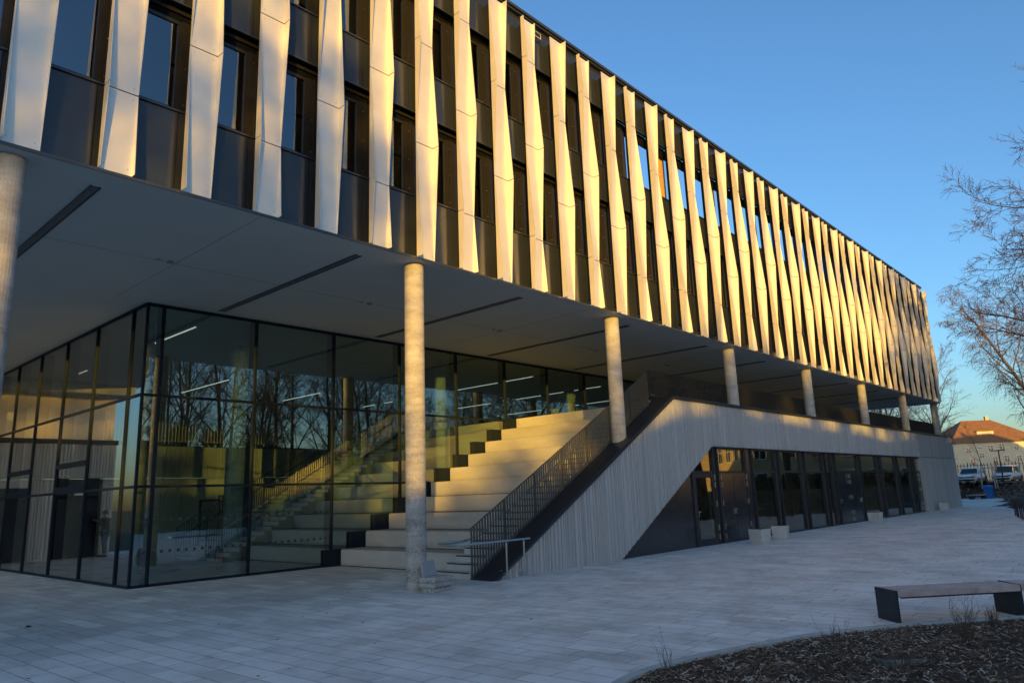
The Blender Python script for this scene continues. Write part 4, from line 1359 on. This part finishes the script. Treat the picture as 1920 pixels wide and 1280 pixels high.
BROAD = dict(segs=[9, 7, 5, 4, 3], taper=[0.25, 0.3, 0.35, 0.4, 0.5], jit=[0.05, 0.10, 0.13, 0.16, 0.2], lift=[0.02, 0.05, 0.04, 0.03, 0.02],
             sides=[9, 6, 4, 3, 3], n=[1, 15, 10, 8, 5], angle=[0.8, 0.72, 0.7, 0.75], len=[0.52, 0.50, 0.48, 0.5], short=[0.55, 0.4, 0.3, 0.2],
             rad=[0.50, 0.5, 0.5, 0.6], rmin=0.008, split=2)
BROAD['from'] = [0.16, 0.15, 0.12, 0.1, 0]
BIRCH = dict(segs=[10, 7, 6, 7, 4], taper=[0.2, 0.25, 0.3, 0.6, 0.6], jit=[0.05, 0.09, 0.12, 0.09, 0.1], lift=[0.03, 0.05, -0.02, -0.16, -0.15],
             sides=[9, 6, 4, 3, 3], n=[1, 16, 10, 10, 3], angle=[0.75, 0.8, 0.8, 0.5], len=[0.42, 0.5, 0.62, 0.4], short=[0.5, 0.3, 0.2, 0.2],
             rad=[0.42, 0.45, 0.45, 0.7], rmin=0.011, split=2)
BIRCH['from'] = [0.25, 0.25, 0.15, 0.2, 0]
SPREAD = dict(BROAD); SPREAD['rmin'] = 0.011; SPREAD['lift'] = [0.01, -0.005, 0.01, 0.02, 0.03]; SPREAD['angle'] = [1.25, 0.8, 0.75, 0.7]; SPREAD['n'] = [1, 34, 12, 10, 6]; SPREAD['len'] = [0.52, 0.50, 0.48, 0.5]; SPREAD['rad'] = [0.34, 0.45, 0.5, 0.6]; SPREAD['from'] = [0.22, 0.15, 0.12, 0.1, 0]; SPREAD['short'] = [0.45, 0.4, 0.3, 0.2]
SPREAD['jit'] = [0.03, 0.11, 0.14, 0.18, 0.22]
HEDGE = dict(segs=[2, 5, 4, 3], taper=[0.8, 0.4, 0.5, 0.5], jit=[0.1, 0.15, 0.2, 0.2], lift=[0, 0.12, 0.05, 0.02], sides=[5, 4, 3, 3], n=[1, 22, 9, 5],
             angle=[1.0, 0.7, 0.7], len=[3.2, 0.5, 0.5], short=[0.2, 0.3, 0.3], rad=[0.5, 0.6, 0.7], rmin=0.012, split=2)
HEDGE['from'] = [0.1, 0.1, 0.1, 0]

def make_tree(name, seed, H, r, cfg, label, group, bark='bark', twig='twig_bark', lean=(0, 0)):
    rg = random.Random(seed)
    t = thing(name, (0, 0, 0), label, 'tree', group)
    a, b = MB(), MB()
    grow(rg, a, b, Vector((0, 0, -0.1)), Vector((lean[0], lean[1], 1)).normalized(), H, r, 0, cfg)
    a.build('trunk', bark, t, smooth=True, recalc=False)
    b.build('crown', twig, t, recalc=False)
    return t
GT = 'bare trees mirrored in the hall glass'
protos = [make_tree('bare_tree', 21, 15.0, 0.19, BROAD, 'bare winter tree across the plaza mirrored in the hall glass', GT),
          make_tree('bare_tree', 22, 16.5, 0.21, BROAD, 'bare winter tree across the plaza mirrored in the hall glass', GT),
          make_tree('bare_tree', 23, 13.5, 0.16, BROAD, 'bare winter tree across the plaza mirrored in the hall glass', GT)]
rt = random.Random(4)
spots = [(19, -13), (22.5, -19), (27, -14), (30.5, -21), (33, -13), (37, -18), (41, -12), (43, -22), (47, -16), (52, -12), (56, -20), (61, -14), (26, -26), (36, -27), (49, -28), (66, -22), (24, -15), (29, -18), (35, -22), (39, -15), (32, -29), (44, -26), (21, -24)]
for i, (x, y) in enumerate(spots):
    o = protos[i] if i < 3 else copy_tree(protos[i % 3])
    y -= 8; x += 4
    o.location = (x, y, max(-0.05, ridge_z(x, y)))
    s = rt.uniform(0.85, 1.12); o.scale = (s, s, s); o.rotation_euler = (0, 0, rt.uniform(0, 6.28))
DENSE = dict(BROAD); DENSE['n'] = [1, 15, 10, 9, 6]; DENSE['rmin'] = 0.013; DENSE['from'] = [0.56, 0.2, 0.15, 0.1, 0]; DENSE['len'] = [0.36, 0.5, 0.48, 0.5]
dense = make_tree('bare_tree', 41, 15.0, 0.26, DENSE, 'bare tree on the bank behind the plaza shading the facade', 'bare trees on the bank behind the plaza')
dense.location = (-33.0, -25.0, 0)
for i, (x, y, s) in enumerate([(-30.0, -27.5, 0.92), (-27.6, -25.0, 0.84), (-35.0, -27.0, 0.98)]):
    o = copy_tree(dense); o.location = (x, y, max(-0.05, ridge_z(x, y))); o.scale = (s, s, s); o.rotation_euler = (0, 0, 1.1 * i)
# trees that stand between the evening sun and the near end of the facade
GS = 'bare trees on the bank behind the plaza'
for i, (x, y, s) in enumerate([(9, -27, 1.0), (14, -24, 1.05), (3, -33, 0.72), (12, -30, 0.95), (-31.6, -25.0, 0.70), (-33.2, -28.6, 0.74)]):
    o = copy_tree(protos[i % 3]); o.location = (x, y, max(-0.05, ridge_z(x, y))); o.scale = (s, s, s); o.rotation_euler = (0, 0, rt.uniform(0, 6.28))
    o['label'] = 'bare tree on the bank behind the plaza shading the facade'; o['group'] = GS
hp = make_tree('mottling_bush', 31, 0.5, 0.05, HEDGE, 'unseen leafless bush added on the bank crest to mottle the sunlight', 'bushes added on the bank to mottle the sunlight', 'bark', 'twig_bark')
hp['category'] = 'bush'
for i in range(58):  # out-of-view bushes added on the crest to break up sun on the base wall
    o = hp if i == 0 else copy_tree(hp)
    x = -62 + i * 1.8 + rt.uniform(-1.2, 1.2); y = -38 + rt.uniform(-2.0, 2.0)
    o.location = (x, y, ridge_z(x, y) - 0.1); s = rt.uniform(0.7, 1.45) * (1.15 if -28 < x < 25 else 1.0); o.scale = (s, s, s * rt.uniform(0.8, 1.3)); o.rotation_euler = (0, 0, rt.uniform(0, 6.28))

# big spreading tree whose limbs reach in at the right edge, birches and far trees behind
t = make_tree('spreading_tree', 5, 17.0, 0.34, SPREAD, 'large bare tree whose spreading limbs reach in against the sky at the right', None)
t.location = (42.3, -0.4, 0.3)
t = make_tree('spreading_tree', 6, 18.0, 0.30, SPREAD, 'second bare spreading tree just behind the nearer one at the right edge', None)
t.location = (53.0, 1.0, 0.3)
t = make_tree('birch_tree', 12, 21.0, 0.30, BIRCH, 'leaning birch with drooping fine twigs above the red roofed house', None, 'birch_bark', 'birch_twig', lean=(-0.12, 0.26))
t.location = (93.0, 7.6, 1.0)
t = make_tree('birch_tree', 13, 24.0, 0.30, BIRCH, 'taller birch at the right edge with drooping twigs behind the leaning birch', None, 'birch_bark', 'birch_twig', lean=(0.0, 0.05))
t.location = (112.0, 6.5, 1.0)
FT = 'bare trees beyond the far end of the building'
for i, (x, y, s, lab) in enumerate([(112, 30, 0.92, 'bare tree seen under the far end of the soffit'), (104, 22.5, 0.95, 'bare tree rising just past the far end column'), (118, 24, 0.85, 'small bare tree behind the far end column'), (96, 30, 0.9, 'bare tree seen between the last terrace columns'), (125, 38, 1.0, 'far bare tree seen low between terrace columns'), (100, 36, 0.9, 'bare tree seen through the middle terrace gap'), (83, 22.5, 0.85, 'bare tree standing close behind the last column'), (90, 31, 0.95, 'wide bare tree behind the terrace railing end'), (87, 27, 0.8, 'slender bare tree between the two last columns'), (98, 26, 1.0, 'tall bare tree behind the end of the facade')]):
    o = copy_tree(protos[i % 3]); o.location = (x, y, 0.9); o.scale = (s, s, s); o.rotation_euler = (0, 0, 1.3 * i)
    o['label'] = lab; o['group'] = FT
# young staked tree by the cars
t = thing('young_tree', (76.6, 12.9, 0.8), 'thin young tree tied to wooden stakes between the two cars', 'tree')
a, b = MB(), MB()
YOUNG = dict(BROAD); YOUNG['n'] = [1, 10, 4, 3]; YOUNG['segs'] = [8, 4, 3, 2]; YOUNG['len'] = [0.22, 0.5, 0.5]; YOUNG['from'] = [0.4, 0.2, 0.1, 0]; YOUNG['split'] = 1
grow(random.Random(8), a, b, Vector((0, 0, 0)), Vector((0.02, 0.06, 1)).normalized(), 6.0, 0.05, 0, YOUNG)
a.build('trunk', 'bark', t, recalc=False); b.build('crown', 'twig_bark', t, recalc=False)
mb = MB()
for dx, dy in ((-0.5, -0.5), (0.5, -0.5), (0.0, 0.6)):
    mb.tube([(dx, dy, 0), (dx * 0.8, dy * 0.8, 1.9)], 0.05, 6)
mb.tube([(-0.42, -0.42, 1.8), (0.42, -0.42, 1.8), (0, 0.5, 1.8), (-0.42, -0.42, 1.8)], 0.035, 5)
mb.build('stake', 'bench_wood', t)

# bare shrubs in the front bed
def shrub(x, y, h, nst, seed, label):
    rg = random.Random(seed)
    t = thing('bare_shrub', (x, y, bed_z(x, y) - 0.01), label, 'shrub', 'bare shrubs in the front bed')
    mb = MB()
    for s in range(nst):
        az = rg.uniform(0, 6.283); tl = rg.uniform(0.05, 0.55); p = Vector((rg.gauss(0, 0.03), rg.gauss(0, 0.03), 0)); d = Vector((math.cos(az) * tl, math.sin(az) * tl, 1)).normalized()
        L = h * rg.uniform(0.5, 1.1); pts = [p.copy()]
        for k in range(5):
            d = (d + Vector((rg.gauss(0, .1), rg.gauss(0, .1), 0.03))).normalized(); p = p + d * L / 5; pts.append(p.copy())
            if k > 0 and rg.random() < 0.75:
                e = (d + Vector((rg.gauss(0, .6), rg.gauss(0, .6), 0.2))).normalized(); l2 = L * rg.uniform(0.15, 0.4)
                mb.tube([p, p + e * l2 * .5, p + e * l2 + Vector((0, 0, l2 * .1))], [0.0016, 0.0013, 0.0009], 3, 0, caps=False)
        mb.tube(pts, [0.0030, 0.0027, 0.0023, 0.002, 0.0016, 0.0011], 4, 0, caps=False)
    mb.build('stems', 'twig_bark', t, recalc=False)
shrub(6.28, 3.88, 0.34, 9, 1, 'small bare shrub at the tip of the bed by the kerb')
shrub(10.35, 1.95, 0.23, 24, 2, 'dense bare shrub in front of the bench near the kerb')
shrub(9.05, 1.95, 0.40, 30, 3, 'bare reddish shrub in the middle of the bark right of the collar')
shrub(8.05, 2.95, 0.30, 16, 4, 'sparse bare shrub in the bark left of the bench')
shrub(11.3, 1.35, 0.38, 16, 5, 'bare shrub by the second bench leg at the kerb')
shrub(7.25, 2.1, 0.32, 12, 6, 'thin bare shrub just in front of the drain collar')
shrub(8.6, 1.35, 0.36, 20, 9, 'bare shrub at the lowest right part of the bed')

# ------------------------------------------------------------------ things in the hall
t = thing('fire_extinguisher', (8.87, 18.05, 0), 'red fire extinguisher on a thin wire stand behind the hall glass', 'fire extinguisher')
mb = MB(); mb.cyl(0, 0, 0.17, 0.56, 0.085, 20); mb.cyl(0, 0, 0.56, 0.62, 0.085, 20, 0, 0.035); mb.build('cylinder', 'red_plastic', t, smooth=False)
mb = MB(); mb.tube([(-0.02, 0, 0.62), (-0.03, 0, 0.68), (-0.08, -0.02, 0.70), (-0.13, -0.03, 0.62), (-0.13, -0.03, 0.38)], 0.013, 6); mb.box(-0.03, -0.015, 0.62, 0.06, 0.015, 0.66); mb.build('hose', 'rubber', t)
mb = MB(); mb.tube([(0.11, 0.02, 0), (0.11, 0.02, 0.85)], 0.012, 6); mb.box(-0.16, -0.12, 0.009, 0.16, 0.14, 0.02); mb.build('stand', 'steel', t)
t = thing('round_mat', (8.6, 21.2, 0.01), 'flat dark round mat on the hall floor behind the corner glass', 'mat')
mb = MB(); mb.cyl(0, 0, 0, 0.05, 0.62, 36); mb.build('mat', 'denim', t)
mb = MB(); mb.cyl(0, 0, 0.051, 0.075, 0.5, 36); mb.build('pad', 'dark_metal', t)
t = thing('model_tower', (23.75, 18.55, 4.388), 'pale toy castle tower with a crenellated top on the upper landing', 'model')
mb = MB(); mb.cyl(0.12, 0, 0, 1.05, 0.30, 16); mb.cyl(0.12, 0, 1.05, 1.30, 0.36, 16)
for k in range(8):
    a = k * 0.785; mb.box(0.12 + 0.31 * math.cos(a) - 0.05, 0.31 * math.sin(a) - 0.05, 1.30, 0.12 + 0.31 * math.cos(a) + 0.05, 0.31 * math.sin(a) + 0.05, 1.38)
mb.build('tower', 'model_card', t)
mb = MB(); mb.box(-0.75, -0.2, 0, -0.16, 0.2, 0.72); mb.build('annex', 'model_card', t)
mb = MB()
for k in range(10):
    a = k * 0.628; mb.box(0.12 + 0.355 * math.cos(a) - 0.025, 0.355 * math.sin(a) - 0.025, 1.10, 0.12 + 0.355 * math.cos(a) + 0.025, 0.355 * math.sin(a) + 0.025, 1.2)
mb.build('loophole', 'black_joint', t)

# ------------------------------------------------------------------ the person by the side door, seen in the side glass
def skin_mesh(name, verts, edges, rads, mat, parent, sub=2):
    me = bpy.data.meshes.new(name); me.from_pydata(verts, edges, []); me.materials.append(MATS[mat])
    o = bpy.data.objects.new(name, me); COL.objects.link(o); o.parent = parent
    sk = o.modifiers.new('skin', 'SKIN'); sk.use_smooth_shade = True
    for i, r_ in enumerate(rads):
        v = me.skin_vertices[0].data[i]; v.radius = r_ if hasattr(r_, '__len__') else (r_, r_)
    me.skin_vertices[0].data[0].use_root = True
    ss = o.modifiers.new('sub', 'SUBSURF'); ss.levels = sub; ss.render_levels = sub
    return o
t = thing('person', (2.62, 30.60, 0), 'person in a dark jacket and blue jeans raising a phone by the dark door', 'person', rz=R(40))
V = [(0, 0, .93), (0, 0, 1.10), (.01, 0, 1.28), (.02, 0, 1.42), (.03, 0, 1.49), (.05, 0, 1.58), (.055, 0, 1.67), (.13, 0, 1.585),
     (.01, .17, 1.40), (.08, .22, 1.16), (.30, .12, 1.30), (.01, -.17, 1.40), (.08, -.22, 1.16), (.30, -.10, 1.32),
     (-.0, .09, .88), (.03, .10, .50), (-.02, .11, .09), (.13, .12, .04), (0, -.09, .88), (-.02, -.10, .50), (-.06, -.11, .09), (.09, -.12, .04),
     (.37, .09, 1.34), (.37, -.07, 1.36)]
Ed = [(0, 1), (1, 2), (2, 3), (3, 4), (4, 5), (5, 6), (5, 7), (3, 8), (8, 9), (9, 10), (10, 22), (3, 11), (11, 12), (12, 13), (13, 23), (0, 14), (14, 15), (15, 16), (16, 17), (0, 18), (18, 19), (19, 20), (20, 21)]
Rd = [.12, .115, .125, .11, .05, .075, .06, .016, .055, .042, .030, .055, .042, .030, .08, .055, .038, .03, .08, .055, .038, .03, .022, .022]
for b_, s in ((22, 1), (23, -1)):
    for k in range(5):
        i0 = len(V); bx, by, bz = V[b_]
        V.append((bx + .05 + .01 * (k in (2, 3)), by - .03 * s + .012 * k * s, bz + .03 - .012 * k)); V.append((bx + .075, by - .035 * s + .010 * k * s, bz + .045 - .014 * k))
        Ed += [(b_, i0), (i0, i0 + 1)]; Rd += [.009, .008]
skin_mesh('body', V, Ed, Rd, 'skin', t)
JV = [(0, 0, .86), (0, 0, 1.10), (.01, 0, 1.28), (.015, 0, 1.42), (.02, 0, 1.46), (.01, .18, 1.40), (.08, .23, 1.16), (.27, .135, 1.285), (.01, -.18, 1.40), (.08, -.23, 1.16), (.27, -.115, 1.305)]
skin_mesh('jacket', JV, [(0, 1), (1, 2), (2, 3), (3, 4), (3, 5), (5, 6), (6, 7), (3, 8), (8, 9), (9, 10)], [.16, .155, .16, .135, .08, .08, .062, .048, .08, .062, .048], 'jacket', t)
skin_mesh('jeans', [(0, 0, .93), (0, .095, .86), (.03, .105, .50), (-.02, .115, .10), (0, -.095, .86), (-.02, -.105, .50), (-.06, -.115, .10)], [(0, 1), (1, 2), (2, 3), (0, 4), (4, 5), (5, 6)], [.14, .10, .075, .06, .10, .075, .06], 'denim', t)
skin_mesh('hair', [(.02, 0, 1.64), (.045, 0, 1.70), (.09, 0, 1.70), (-.02, 0, 1.58)], [(0, 1), (1, 2), (0, 3)], [.075, .055, .035, .05], 'hair', t)
for s in (-1, 1):
    mb = MB(); mb.box(-.08 - .02 * (s < 0), s * .12 - .045, 0.0, .17 - .03 * (s < 0), s * .12 + .045, .085); mb.build('shoe', 'rubber', t, bevel=0.02)
mb = MB(); mb.box(.425, -.03, 1.37, .435, .05, 1.53); mb.build('phone', 'rubber', t, bevel=0.003)
